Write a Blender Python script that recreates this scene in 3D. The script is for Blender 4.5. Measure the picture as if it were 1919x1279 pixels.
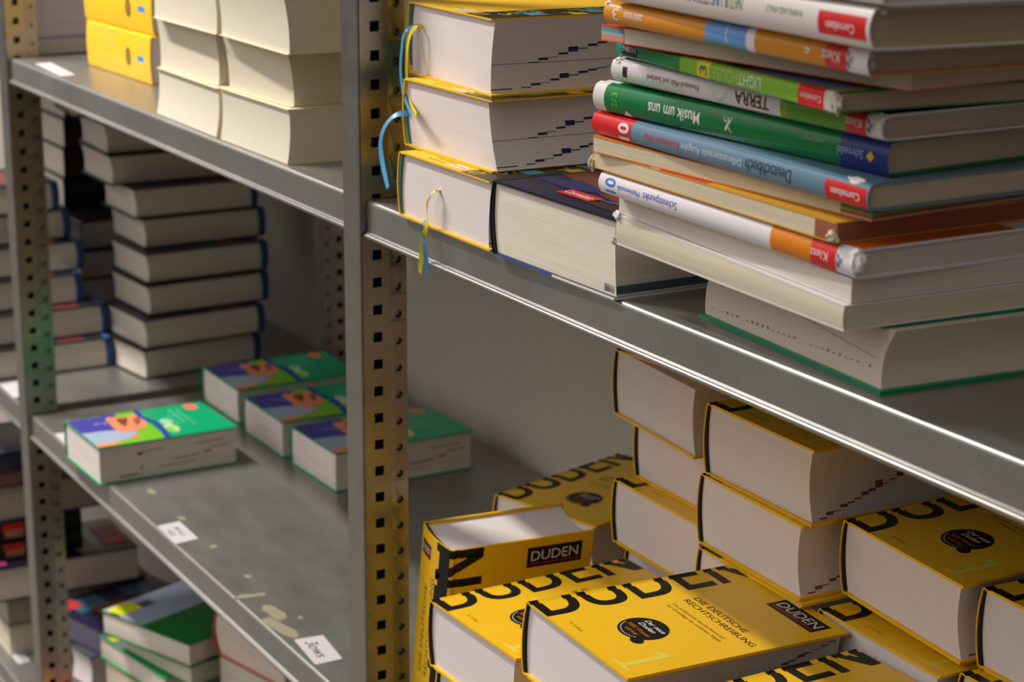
import bpy, bmesh, math, random
from mathutils import Vector, Matrix, Euler
from mathutils.geometry import tessellate_polygon

# ------------------------------------------------------------------ set-up
for o in list(bpy.data.objects):
    bpy.data.objects.remove(o, do_unlink=True)
S = bpy.context.scene
C = S.collection
MM = 0.001
ZO = 1.45            # height of the reference level above the floor (m)


def W(x, y, z):
    """millimetres (z measured from the reference level) -> world metres"""
    return Vector((x * MM, y * MM, z * MM + ZO))


# camera
cam_d = bpy.data.cameras.new('camera')
cam = bpy.data.objects.new('camera', cam_d)
C.objects.link(cam)
cam.location = W(1591.28, -750.22, 177.56)
cam.rotation_euler = Euler((math.radians(75.0754), math.radians(-0.3012), math.radians(60.9577)), 'XYZ')
cam_d.sensor_width = 36
cam_d.lens = 3828.965 / 1919 * 36
cam_d.clip_start = 0.05
cam_d.clip_end = 50
cam_d.dof.use_dof = True
cam_d.dof.focus_distance = 1.50
cam_d.dof.aperture_fstop = 10.5
S.camera = cam

# world: dim warm room light, stronger from the open aisle side
wd = bpy.data.worlds.new('world')
S.world = wd
wd.use_nodes = True
nt = wd.node_tree
nt.nodes.clear()
wo = nt.nodes.new('ShaderNodeOutputWorld')
bg = nt.nodes.new('ShaderNodeBackground')
tc = nt.nodes.new('ShaderNodeTexCoord')
dt = nt.nodes.new('ShaderNodeVectorMath'); dt.operation = 'DOT_PRODUCT'
dt.inputs[1].default_value = Vector((-0.42, -0.66, 0.62)).normalized()
rp = nt.nodes.new('ShaderNodeValToRGB')
mr = nt.nodes.new('ShaderNodeMapRange')
mr.inputs[1].default_value = -1; mr.inputs[2].default_value = 1
nt.links.new(tc.outputs['Generated'], dt.inputs[0])
nt.links.new(dt.outputs['Value'], mr.inputs[0])
nt.links.new(mr.outputs[0], rp.inputs[0])
sx = nt.nodes.new('ShaderNodeSeparateXYZ')
hz = nt.nodes.new('ShaderNodeMapRange'); hz.interpolation_type = 'SMOOTHSTEP'
hz.inputs[1].default_value = -0.1; hz.inputs[2].default_value = 0.52; hz.inputs[3].default_value = 0.13; hz.inputs[4].default_value = 1.0
hm = nt.nodes.new('ShaderNodeVectorMath'); hm.operation = 'SCALE'
nt.links.new(tc.outputs['Generated'], sx.inputs[0])
nt.links.new(sx.outputs['Z'], hz.inputs[0])
nt.links.new(rp.outputs[0], hm.inputs[0])
nt.links.new(hz.outputs[0], hm.inputs['Scale'])
nt.links.new(hm.outputs[0], bg.inputs[0])
nt.links.new(bg.outputs[0], wo.inputs[0])
cr = rp.color_ramp
cr.elements[0].position = 0.0; cr.elements[0].color = (0.07, 0.058, 0.048, 1)
cr.elements[1].position = 1.0; cr.elements[1].color = (1.95, 1.85, 1.80, 1)
e = cr.elements.new(0.5); e.color = (0.20, 0.17, 0.147, 1)
e = cr.elements.new(0.76); e.color = (0.80, 0.74, 0.70, 1)
bg.inputs[1].default_value = 0.88


def area(name, loc, target, sx, sy, power, col):
    d = bpy.data.lights.new(name, 'AREA')
    d.shape = 'RECTANGLE'; d.size = sx; d.size_y = sy; d.energy = power; d.color = col
    o = bpy.data.objects.new(name, d)
    C.objects.link(o)
    o.location = loc
    o.rotation_euler = Euler((0, 0, 0)) if target is None else (Vector(target) - Vector(loc)).to_track_quat('-Z', 'Y').to_euler()
    return o


# fluorescent tube fixture on the ceiling of the aisle
area('ceiling_tube_light', W(-1500, -760, 1420), None, 1.2, 0.10, 98, (1.0, 0.955, 0.89))

S.view_settings.view_transform = 'Standard'
S.view_settings.look = 'None'
S.view_settings.gamma = 1
S.view_settings.exposure = 0.0
S.view_settings.use_curve_mapping = False

# ------------------------------------------------------------------ materials
def lin(c):
    return tuple(((v / 255) / 12.92 if v / 255 <= 0.04045 else ((v / 255 + 0.055) / 1.055) ** 2.4) for v in c) + (1,)


MATS = {}


def base_mat(name):
    m = bpy.data.materials.new(name)
    m.use_nodes = True
    b = m.node_tree.nodes['Principled BSDF']
    MATS[name] = m
    return m, m.node_tree, b


def ink(rgb, rough=0.35, spec=0.3, coat=0.0):
    key = 'ink_%d_%d_%d_%d' % (rgb[0], rgb[1], rgb[2], int(rough * 100))
    if key in MATS:
        return MATS[key]
    m, t, b = base_mat(key)
    n = t.nodes.new('ShaderNodeTexNoise'); n.inputs['Scale'].default_value = 60
    mx = t.nodes.new('ShaderNodeMixRGB'); mx.blend_type = 'MULTIPLY'; mx.inputs[0].default_value = 0.06
    mx.inputs[1].default_value = lin(rgb)
    tcn = t.nodes.new('ShaderNodeTexCoord')
    t.links.new(tcn.outputs['Object'], n.inputs['Vector'])
    t.links.new(n.outputs['Color'], mx.inputs[2])
    t.links.new(mx.outputs[0], b.inputs['Base Color'])
    b.inputs['Roughness'].default_value = rough
    b.inputs['Specular IOR Level'].default_value = spec
    return m


def paper(rgb, contrast=0.16, warp=0.0):
    key = 'paper_%d_%d_%d_%d' % (rgb[0], rgb[1], rgb[2], int(contrast * 100))
    if key in MATS:
        return MATS[key]
    m, t, b = base_mat(key)
    tcn = t.nodes.new('ShaderNodeTexCoord')
    mp = t.nodes.new('ShaderNodeMapping'); mp.inputs['Scale'].default_value = (7, 7, 1500)
    n = t.nodes.new('ShaderNodeTexNoise'); n.inputs['Scale'].default_value = 1; n.inputs['Detail'].default_value = 3
    mp2 = t.nodes.new('ShaderNodeMapping'); mp2.inputs['Scale'].default_value = (9, 9, 190)
    n2 = t.nodes.new('ShaderNodeTexNoise'); n2.inputs['Scale'].default_value = 1; n2.inputs['Detail'].default_value = 2
    for a, c in ((mp, n), (mp2, n2)):
        t.links.new(tcn.outputs['Object'], a.inputs['Vector'])
        t.links.new(a.outputs[0], c.inputs['Vector'])
    ad = t.nodes.new('ShaderNodeMath'); ad.operation = 'ADD'
    t.links.new(n.outputs['Fac'], ad.inputs[0]); t.links.new(n2.outputs['Fac'], ad.inputs[1])
    r = t.nodes.new('ShaderNodeMapRange')
    r.inputs[1].default_value = 0.6; r.inputs[2].default_value = 1.4
    r.inputs[3].default_value = 1 - contrast; r.inputs[4].default_value = 1 + contrast * 0.3
    t.links.new(ad.outputs[0], r.inputs[0])
    vm = t.nodes.new('ShaderNodeVectorMath'); vm.operation = 'SCALE'
    vm.inputs[0].default_value = lin(rgb)[:3]
    t.links.new(r.outputs[0], vm.inputs['Scale'])
    t.links.new(vm.outputs[0], b.inputs['Base Color'])
    bp = t.nodes.new('ShaderNodeBump'); bp.inputs['Strength'].default_value = 0.25; bp.inputs['Distance'].default_value = 0.0004
    t.links.new(n.outputs['Fac'], bp.inputs['Height'])
    t.links.new(bp.outputs[0], b.inputs['Normal'])
    b.inputs['Roughness'].default_value = 0.85
    b.inputs['Specular IOR Level'].default_value = 0.15
    return m


def cover_mat(rgb, rough=0.28, worn=0.0):
    key = 'cover_%d_%d_%d_%d' % (rgb[0], rgb[1], rgb[2], int(rough * 100))
    if key in MATS:
        return MATS[key]
    m, t, b = base_mat(key)
    tcn = t.nodes.new('ShaderNodeTexCoord')
    n = t.nodes.new('ShaderNodeTexNoise'); n.inputs['Scale'].default_value = 22; n.inputs['Detail'].default_value = 5
    t.links.new(tcn.outputs['Object'], n.inputs['Vector'])
    r = t.nodes.new('ShaderNodeMapRange'); r.inputs[3].default_value = rough - 0.06; r.inputs[4].default_value = rough + 0.12
    t.links.new(n.outputs['Fac'], r.inputs[0]); t.links.new(r.outputs[0], b.inputs['Roughness'])
    mx = t.nodes.new('ShaderNodeMixRGB'); mx.blend_type = 'MULTIPLY'; mx.inputs[0].default_value = 0.08
    b.inputs['Specular IOR Level'].default_value = 0.3
    mx.inputs[1].default_value = lin(rgb)
    t.links.new(n.outputs['Color'], mx.inputs[2])
    t.links.new(mx.outputs[0], b.inputs['Base Color'])
    bp = t.nodes.new('ShaderNodeBump'); bp.inputs['Strength'].default_value = 0.12; bp.inputs['Distance'].default_value = 0.001
    t.links.new(n.outputs['Fac'], bp.inputs['Height']); t.links.new(bp.outputs[0], b.inputs['Normal'])
    return m


def metal(name, rgb, rough, streak=(3, 3, 40), contrast=0.25, bump=0.15, metallic=0.92):
    m, t, b = base_mat(name)
    tcn = t.nodes.new('ShaderNodeTexCoord')
    mp = t.nodes.new('ShaderNodeMapping'); mp.inputs['Scale'].default_value = streak
    n = t.nodes.new('ShaderNodeTexNoise'); n.inputs['Scale'].default_value = 3; n.inputs['Detail'].default_value = 6
    v = t.nodes.new('ShaderNodeTexVoronoi'); v.inputs['Scale'].default_value = 55
    t.links.new(tcn.outputs['Object'], mp.inputs['Vector'])
    t.links.new(mp.outputs[0], n.inputs['Vector']); t.links.new(tcn.outputs['Object'], v.inputs['Vector'])
    ad = t.nodes.new('ShaderNodeMixRGB'); ad.inputs[0].default_value = 0.25
    t.links.new(n.outputs['Fac'], ad.inputs[1]); t.links.new(v.outputs['Color'], ad.inputs[2])
    r = t.nodes.new('ShaderNodeMapRange'); r.inputs[1].default_value = 0.25; r.inputs[2].default_value = 0.75
    r.inputs[3].default_value = 1 - contrast; r.inputs[4].default_value = 1.0
    t.links.new(ad.outputs[0], r.inputs[0])
    vm = t.nodes.new('ShaderNodeVectorMath'); vm.operation = 'SCALE'; vm.inputs[0].default_value = lin(rgb)[:3]
    t.links.new(r.outputs[0], vm.inputs['Scale']); t.links.new(vm.outputs[0], b.inputs['Base Color'])
    r2 = t.nodes.new('ShaderNodeMapRange'); r2.inputs[3].default_value = rough - 0.08; r2.inputs[4].default_value = rough + 0.1
    t.links.new(n.outputs['Fac'], r2.inputs[0]); t.links.new(r2.outputs[0], b.inputs['Roughness'])
    bp = t.nodes.new('ShaderNodeBump'); bp.inputs['Strength'].default_value = bump; bp.inputs['Distance'].default_value = 0.001
    t.links.new(n.outputs['Fac'], bp.inputs['Height']); t.links.new(bp.outputs[0], b.inputs['Normal'])
    b.inputs['Metallic'].default_value = metallic
    return m


M_SHELF = metal('galvanised_shelf', (154, 152, 147), 0.31, (3, 9, 3), 0.16, 0.03, 0.72)
M_POST = metal('galvanised_post', (158, 155, 149), 0.27, (4, 4, 14), 0.15, 0.03, 0.85)
M_STEEL = metal('bolt_steel', (200, 196, 190), 0.3)
M_WALL, _t, _b = base_mat('painted_wall')
_n = _t.nodes.new('ShaderNodeTexNoise'); _n.inputs['Scale'].default_value = 2.5; _n.inputs['Detail'].default_value = 5
_r = _t.nodes.new('ShaderNodeValToRGB')
_r.color_ramp.elements[0].color = lin((176, 166, 154)); _r.color_ramp.elements[1].color = lin((192, 182, 170))
_t.links.new(_n.outputs['Fac'], _r.inputs[0]); _t.links.new(_r.outputs[0], _b.inputs['Base Color'])
_b.inputs['Roughness'].default_value = 0.9
M_FLOOR, _t, _b = base_mat('floor_linoleum')
_n = _t.nodes.new('ShaderNodeTexNoise'); _n.inputs['Scale'].default_value = 9; _n.inputs['Detail'].default_value = 6
_r = _t.nodes.new('ShaderNodeValToRGB')
_r.color_ramp.elements[0].color = lin((96, 90, 80)); _r.color_ramp.elements[1].color = lin((118, 110, 98))
_t.links.new(_n.outputs['Fac'], _r.inputs[0]); _t.links.new(_r.outputs[0], _b.inputs['Base Color'])
_b.inputs['Roughness'].default_value = 0.6

WHITE = (222, 212, 210)
CREAM = (214, 206, 186)
OLDPAGE = (214, 202, 172)
YEL = (240, 188, 32)

# ------------------------------------------------------------------ object helpers
def link_mesh(name, bm, mats, parent=None, smooth=True):
    me = bpy.data.meshes.new(name)
    bmesh.ops.recalc_face_normals(bm, faces=bm.faces[:])
    bm.to_mesh(me); bm.free()
    for m in (mats if isinstance(mats, (list, tuple)) else [mats]):
        me.materials.append(m)
    if smooth:
        for p in me.polygons:
            p.use_smooth = True
        try:
            me.set_sharp_from_angle(angle=math.radians(35))
        except Exception:
            pass
    o = bpy.data.objects.new(name, me)
    C.objects.link(o)
    if parent is not None:
        o.parent = parent
    return o


def tag(o, label=None, cat=None, group=None, kind=None):
    if label: o['label'] = label
    if cat: o['category'] = cat
    if group: o['group'] = group
    if kind: o['kind'] = kind
    return o


def empty(name, loc, rot=(0, 0, 0)):
    o = bpy.data.objects.new(name, None)
    C.objects.link(o)
    o.empty_display_size = 0.02
    o.location = loc
    o.rotation_euler = rot
    return o


def copy_tree(o, parent=None):
    c = o.copy(); C.objects.link(c)
    if parent is not None:
        c.parent = parent
    for ch in list(o.children):
        copy_tree(ch, c)
    return c


def prism(section, v0, v1, axis='v'):
    """section: closed list of (u, w) in mm, extruded along v (mm) -> bmesh with (u, v, w) coordinates, mm"""
    bm = bmesh.new()
    a = [bm.verts.new((u, v0, w)) for u, w in section]
    b = [bm.verts.new((u, v1, w)) for u, w in section]
    n = len(section)
    for i in range(n):
        j = (i + 1) % n
        bm.faces.new((a[i], a[j], b[j], b[i]))
    for ring, rev in ((a, False), (b, True)):
        tris = tessellate_polygon([[Vector((p.co.x, p.co.z, 0)) for p in ring]])
        for t in tris:
            f = [ring[k] for k in t]
            try:
                bm.faces.new(f)
            except ValueError:
                pass
    return bm


# ------------------------------------------------------------------ prints (flat shapes wrapped on the cover)
def text_tris(txt, bold=0.0, shear=0.0):
    """triangulated text, normalised: width 1, cap height 1, baseline 0 ; returns verts, tris"""
    cu = bpy.data.curves.new('t', 'FONT')
    cu.body = txt; cu.size = 1.0; cu.shear = shear; cu.offset = bold
    cu.resolution_u = 3
    o = bpy.data.objects.new('t', cu)
    C.objects.link(o)
    bpy.context.view_layer.update()
    me = o.to_mesh()
    vs = [(v.co.x, v.co.y) for v in me.vertices]
    me.calc_loop_triangles()
    ts = [tuple(t.vertices) for t in me.loop_triangles]
    o.to_mesh_clear()
    bpy.data.objects.remove(o, do_unlink=True)
    bpy.data.curves.remove(cu)
    x0 = min(v[0] for v in vs); x1 = max(v[0] for v in vs)
    return [((x - x0) / (x1 - x0), y / 0.72) for x, y in vs], ts


_tc = {}


def text(txt, x, y, w, h, rot=0, bold=0.012, shear=0.0):
    """text shape: origin (x,y) baseline start, width w, cap height h, rot in quarter turns (ccw) of reading direction"""
    key = (txt, bold, shear)
    if key not in _tc:
        _tc[key] = text_tris(*key)
    vs, ts = _tc[key]
    out = []
    for a, b in vs:
        p, q = a * w, b * h
        for _ in range(rot % 4):
            p, q = -q, p
        out.append((x + p, y + q))
    return out, ts


def rect(x0, y0, x1, y1):
    return [(x0, y0), (x1, y0), (x1, y1), (x0, y1)], [(0, 1, 2), (0, 2, 3)]


def poly(pts):
    return list(pts), [tuple(t) for t in tessellate_polygon([[Vector((a, b, 0)) for a, b in pts]])]


def ell(cx, cy, rx, ry, n=24):
    return poly([(cx + rx * math.cos(2 * math.pi * i / n), cy + ry * math.sin(2 * math.pi * i / n)) for i in range(n)])


def stroke(pts, wd):
    """a band of width wd along a 2-D polyline"""
    vs, ts = [], []
    for i, p in enumerate(pts):
        a = pts[max(0, i - 1)]; b = pts[min(len(pts) - 1, i + 1)]
        d = Vector((b[0] - a[0], b[1] - a[1])).normalized()
        ww = wd[i] if isinstance(wd, (list, tuple)) else wd
        n = Vector((-d.y, d.x)) * ww / 2
        vs += [(p[0] + n.x, p[1] + n.y), (p[0] - n.x, p[1] - n.y)]
    for i in range(len(pts) - 1):
        k = 2 * i
        ts += [(k, k + 1, k + 3), (k, k + 3, k + 2)]
    return vs, ts


# ------------------------------------------------------------------ the book builder
class Book:
    """canonical frame (mm): u from spine to fore edge, v along the spine, w up through the thickness"""

    def __init__(s, Wd, H, T, hard=True, bulge=4.0, conc=4.0, skew=0.0, joint=8.0, dip=1.0, ct=2.4, inset=3.0, lift=0.0, gap=0.0):
        s.Wd, s.H, s.T, s.hard = Wd, H, T, hard
        s.gap = gap
        s.bulge, s.conc, s.skew, s.joint, s.dip, s.ct, s.inset, s.lift = bulge, conc, skew, joint, dip, ct, inset, lift
        j = joint
        top = [(j, T)]
        if hard:
            top += [(j - 2.2, T - dip), (j - 4.2, T - dip * 0.8), (2.0, T - 0.1), (0.6, T - 0.8)]
        else:
            top += [(1.2, T), (0.35, T - 0.35)]
        n = 12
        arc = []
        r0 = 1.5 if hard else 1.0
        for i in range(n + 1):
            w = (T - r0) + (2 * r0 - T) * i / n
            x = 2 * w / T - 1
            arc.append((-bulge * (1 - x * x) + (0 if hard else 0.0), w))
        bot = [(u, T - w) for u, w in reversed(top)]
        s.prof = top + arc + bot
        s.slen = [0]
        for a, b in zip(s.prof, s.prof[1:]):
            s.slen.append(s.slen[-1] + math.hypot(b[0] - a[0], b[1] - a[1]))
        # s value at the middle of the spine
        k = len(top) + n // 2
        s.smid = j - s.slen[k]
        s.sback = j - s.slen[-1]

    def wrap(s, sv, eps=0.0):
        """cover coordinate -> (u, w)"""
        if sv >= s.joint:
            return sv, s.T + (sv - s.joint) * math.tan(s.lift) + eps
        d = s.joint - sv
        if d >= s.slen[-1]:
            return s.joint + (d - s.slen[-1]), 0 - eps
        for i in range(len(s.slen) - 1):
            if d <= s.slen[i + 1] + 1e-9:
                f = (d - s.slen[i]) / (s.slen[i + 1] - s.slen[i])
                a, b = s.prof[i], s.prof[i + 1]
                dx, dy = b[0] - a[0], b[1] - a[1]
                L = math.hypot(dx, dy)
                return a[0] + dx * f + dy / L * eps, a[1] + dy * f - dx / L * eps

    def cover(s):
        outer = [(s.Wd, s.T + (s.Wd - s.joint) * math.tan(s.lift))] + s.prof + [(s.Wd, 0)]
        inner = []
        n = len(outer)
        for i, p in enumerate(outer):
            a = outer[max(0, i - 1)]; b = outer[min(n - 1, i + 1)]
            dx, dy = b[0] - a[0], b[1] - a[1]
            L = math.hypot(dx, dy) or 1
            t = s.ct if (s.hard and (i <= 1 or i >= n - 2)) else (min(s.ct, 1.3) if s.hard else s.ct)
            inner.append((p[0] - dy / L * t, p[1] + dx / L * t))
        bm = bmesh.new()
        cols = []
        for v in (0, s.H):
            cols.append(([bm.verts.new((u, v, w)) for u, w in outer], [bm.verts.new((u, v, w)) for u, w in inner]))
        (o0, i0), (o1, i1) = cols
        for k in range(n - 1):
            bm.faces.new((o0[k], o0[k + 1], o1[k + 1], o1[k]))
            bm.faces.new((i0[k], i1[k], i1[k + 1], i0[k + 1]))
            bm.faces.new((o0[k], i0[k], i0[k + 1], o0[k + 1]))
            bm.faces.new((o1[k], o1[k + 1], i1[k + 1], i1[k]))
        for k in (0, n - 1):
            bm.faces.new((o0[k], o1[k], i1[k], i0[k]))
        return bm

    def fore(s, w):
        x = 2 * w / s.T - 1
        return s.Wd - (s.inset if s.hard else 0.4) - s.conc * (1 - x * x) + s.skew * (w / s.T - 0.5)

    def spine_in(s, w):
        x = 2 * w / s.T - 1
        return s.gap + (2.6 if s.hard else 1.0) - s.bulge * 0.8 * (1 - x * x) + s.skew * 0.6 * (w / s.T - 0.5)

    def block(s, uncovered_spine=False):
        t = s.ct + 0.05
        n = 14
        sec = []
        for i in range(n + 1):
            w = t + (s.T - 2 * t) * i / n
            sec.append((s.fore(w), w))
        for i in range(n, -1, -1):
            w = t + (s.T - 2 * t) * i / n
            sec.append((s.spine_in(w), w))
        ins = s.inset if s.hard else 0.3
        return prism(sec, ins, s.H - ins)

    def lining(s):
        """dark strip between spine board and page block, seen at head and tail"""
        t = s.ct + 0.1
        n = 14
        sec = []
        for i in range(n + 1):
            w = t + (s.T - 2 * t) * i / n
            sec.append((s.spine_in(w) + 0.35, w))
        for i in range(n, -1, -1):
            w = t + (s.T - 2 * t) * i / n
            x = 2 * w / s.T - 1
            sec.append((s.spine_in(w) - s.gap - 3.0 + 0.8 * abs(x) ** 3, w))
        return prism(sec, s.inset * 0.3, s.H - s.inset * 0.3)

    def print_parts(s, shapes, default):
        order = []
        groups = {}
        for q in shapes:
            nm = q[4] if len(q) > 4 else default
            groups.setdefault(nm, []).append(q[:4])
        return [(nm,) + s.print_mesh(g) for nm, g in groups.items()]

    def print_mesh(s, shapes):
        """shapes: list of (verts, tris, material, layer) in (s, v) coordinates"""
        bm = bmesh.new()
        mats = []
        cuts = [s.joint - d for d in s.slen]
        for vs, ts, m, layer in shapes:
            if m not in mats:
                mats.append(m)
            mi = mats.index(m)
            b2 = bmesh.new()
            vv = [b2.verts.new((x, y, 0)) for x, y in vs]
            for t in ts:
                try:
                    b2.faces.new([vv[k] for k in t])
                except ValueError:
                    pass
            if min(x for x, y in vs) < s.joint:
                lo, hi = min(x for x, y in vs), max(x for x, y in vs)
                for c in cuts:
                    if lo < c < hi:
                        bmesh.ops.bisect_plane(b2, geom=b2.verts[:] + b2.edges[:] + b2.faces[:], plane_co=(c, 0, 0), plane_no=(1, 0, 0))
            eps = 0.10 + 0.09 * layer
            base = {}
            for v in b2.verts:
                u, w = s.wrap(v.co.x, eps)
                base[v] = bm.verts.new((u, v.co.y, w))
            for f in b2.faces:
                try:
                    nf = bm.faces.new([base[v] for v in f.verts])
                    nf.material_index = mi
                except ValueError:
                    pass
            b2.free()
        return bm, mats


def face_patches(items):
    """items: list of (list of 4 (u,v,w) corners, material)"""
    bm = bmesh.new(); mats = []
    for q, m in items:
        if m not in mats:
            mats.append(m)
        f = bm.faces.new([bm.verts.new(p) for p in q])
        f.material_index = mats.index(m)
    return bm, mats


def to_local(side, a, b):
    """canonical (u, v) -> local (x, y) on a footprint a (along x) by b (along y)"""
    return {'-x': lambda u, v: (u, v), '+x': lambda u, v: (a - u, b - v),
            '-y': lambda u, v: (a - v, u), '+y': lambda u, v: (v, b - u)}[side]


def place_book(name, label, cat, side, a, b, T, loc, rz=0, tilt=(0, 0), color=YEL, page=WHITE, hard=True, group=None,
               warp=None, shapes=None, patches=None, lining=None, print_name='cover_print', rough=0.28, contrast=0.16, **kw):
    """loc: world mm of the min-x / min-y bottom corner of the footprint. warp=(dzL, TL, dzN, TN): bottom rise and thickness at x=0 and x=a"""
    Wd, H = (a, b) if side in ('-x', '+x') else (b, a)
    bk = Book(Wd, H, T, hard=hard, **kw)
    f = to_local(side, a, b)
    root = empty(name, W(*loc), (math.radians(tilt[0]), math.radians(tilt[1]), math.radians(rz)))
    tag(root, label, cat, group)

    def fin(bm):
        for v in bm.verts:
            x, y = f(v.co.x, v.co.y)
            z = v.co.z
            if warp:
                t = x / a
                z = warp[0] + (warp[2] - warp[0]) * t + z / T * (warp[1] + (warp[3] - warp[1]) * t)
            v.co = Vector((x, y, z)) * MM
        return bm
    cov = link_mesh('cover', fin(bk.cover()), cover_mat(color, rough), root)
    pgb = link_mesh('page_block', fin(bk.block()), paper(page, contrast), root)
    if lining:
        link_mesh('spine_lining', fin(bk.lining()), ink(lining, 0.6), root)
    if shapes:
        for nm, bm, mats in bk.print_parts(shapes(bk) if callable(shapes) else shapes, print_name):
            link_mesh(nm, fin(bm), mats, cov, smooth=False)
    if patches:
        bm, mats = face_patches(patches(bk))
        link_mesh('edge_marks', fin(bm), mats, pgb, smooth=False)
    return root, bk, fin


def sh(shape, m, layer=0, part=None):
    return (shape[0], shape[1], m, layer) + ((part,) if part else ())


# ------------------------------------------------------------------ setting
def box_bm(x0, y0, z0, x1, y1, z1):
    bm = bmesh.new()
    bmesh.ops.create_cube(bm, size=1)
    for v in bm.verts:
        v.co = Vector(((x0 + x1) / 2 + v.co.x * (x1 - x0), (y0 + y1) / 2 + v.co.y * (y1 - y0), (z0 + z1) / 2 + v.co.z * (z1 - z0)))
    return bm


def struct(name, bm, m):
    for v in bm.verts:
        v.co = W(*v.co)
    o = link_mesh(name, bm, m, smooth=False)
    o['kind'] = 'structure'
    return o


struct('wall_back', box_bm(-9000, 503, -1450, 2600, 620, 1500), M_WALL)
struct('floor', box_bm(-9000, -7000, -1550, 2600, 503, -1450), M_FLOOR)
struct('ceiling', box_bm(-2600, -1250, 1450, -400, 620, 1500), M_WALL)

fx = empty('ceiling_lamp', W(-1500, -760, 1450))
tag(fx, 'long narrow ceiling lamp over the aisle in front of the shelves', 'lamp')
link_mesh('lamp_housing', (lambda b: ([setattr(v, 'co', v.co * MM) for v in b.verts], b)[1])(box_bm(-620, -60, -22, 620, 60, 0)), ink((225, 225, 220), 0.5), fx)

# ---- uprights of perforated angle section
def make_upright(mirror=False, hole_off=0.0):
    z0, z1 = -1450, 560
    n = int((z1 - z0) / 25)
    bm = bmesh.new()
    th = 1.8
    # web in the plane x = 0 with square and round holes; fold line at y = 12
    def px(y):
        return 0.0 if y <= 12 else -0.18 * (y - 12) if y < 16 else -0.7
    for k in range(n):
        zc = z0 + 25 * k
        zb, zt = zc, zc + 25
        sq = zc + 12.5
        outer = [(-14, zb), (12, zb), (12, zt), (-14, zt)]
        holes = [[(-4.4, sq - 4.5), (-4.4, sq + 4.5), (4.4, sq + 4.5), (4.4, sq - 4.5)]]
        outer2 = [(12, zb), (29, zb), (29, zt), (12, zt)]
        rc = zc + 13.0 - 11.6 + (25 if False else 0)
        rc = zb + 6.5
        hole2 = [(20.5 + 3.7 * math.cos(2 * math.pi * i / 16), rc + 3.7 * math.sin(2 * math.pi * i / 16)) for i in range(16)]
        for out, hl in ((outer, holes), (outer2, [hole2])):
            loops = [out] + hl
            tri = tessellate_polygon([[Vector((a, b, 0)) for a, b in lp] for lp in loops])
            flat = [p for lp in loops for p in lp]
            for sx in (0.0, -th):
                vs = [bm.verts.new((px(a) + sx, a, b)) for a, b in flat]
                for t in tri:
                    try:
                        bm.faces.new([vs[i] for i in t])
                    except ValueError:
                        pass
            for lp in hl:
                r1 = [bm.verts.new((px(a), a, b)) for a, b in lp]
                r2 = [bm.verts.new((px(a) - th, a, b)) for a, b in lp]
                for i in range(len(lp)):
                    j = (i + 1) % len(lp)
                    bm.faces.new((r1[i], r1[j], r2[j], r2[i]))
    # closed rear of the folded box section
    for xa, ya, xb, yb in ((-13, -13.8, -13, 12.5), (-13, 12.5, -4.5, 12.5), (-4.5, 12.5, -4.5, 29), (-4.5, 29, -0.7, 29), (-13, -14.4, -1.8, -14.4)):
        bm.faces.new([bm.verts.new(p) for p in ((xa, ya, z0), (xb, yb, z0), (xb, yb, z1), (xa, ya, z1))])
    # rounded corner into the plain front flange, and the rear edge
    secs = [(0, -14), (-0.5, -15.4), (-2, -16.2), (-34, -16.2), (-34, -14.4), (-2.2, -14.4), (-th, -13.8)]
    a = [bm.verts.new((x, y, z0)) for x, y in secs]
    b = [bm.verts.new((x, y, z1)) for x, y in secs]
    for i in range(len(secs) - 1):
        bm.faces.new((a[i], a[i + 1], b[i + 1], b[i]))
    q = [bm.verts.new(p) for p in ((px(29), 29, z0), (px(29) - th, 29, z0), (px(29) - th, 29, z1), (px(29), 29, z1))]
    bm.faces.new(q)
    bmesh.ops.remove_doubles(bm, verts=bm.verts[:], dist=0.001)
    for v in bm.verts:
        y = -v.co.y if mirror else v.co.y
        v.co = Vector((v.co.x * MM, y * MM, (v.co.z + 1450) * MM))
    return bm


def upright(x, y, label, mirror=False, off=0.0, src=None):
    if src is None:
        bm = make_upright(mirror)
        me_o = link_mesh('shelf_upright', bm, M_POST, None, smooth=False)
    else:
        me_o = src.copy(); C.objects.link(me_o)
    me_o.location = W(x, y, -1450 + off)
    tag(me_o, label, 'shelf post', 'perforated steel uprights')
    return me_o


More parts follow.
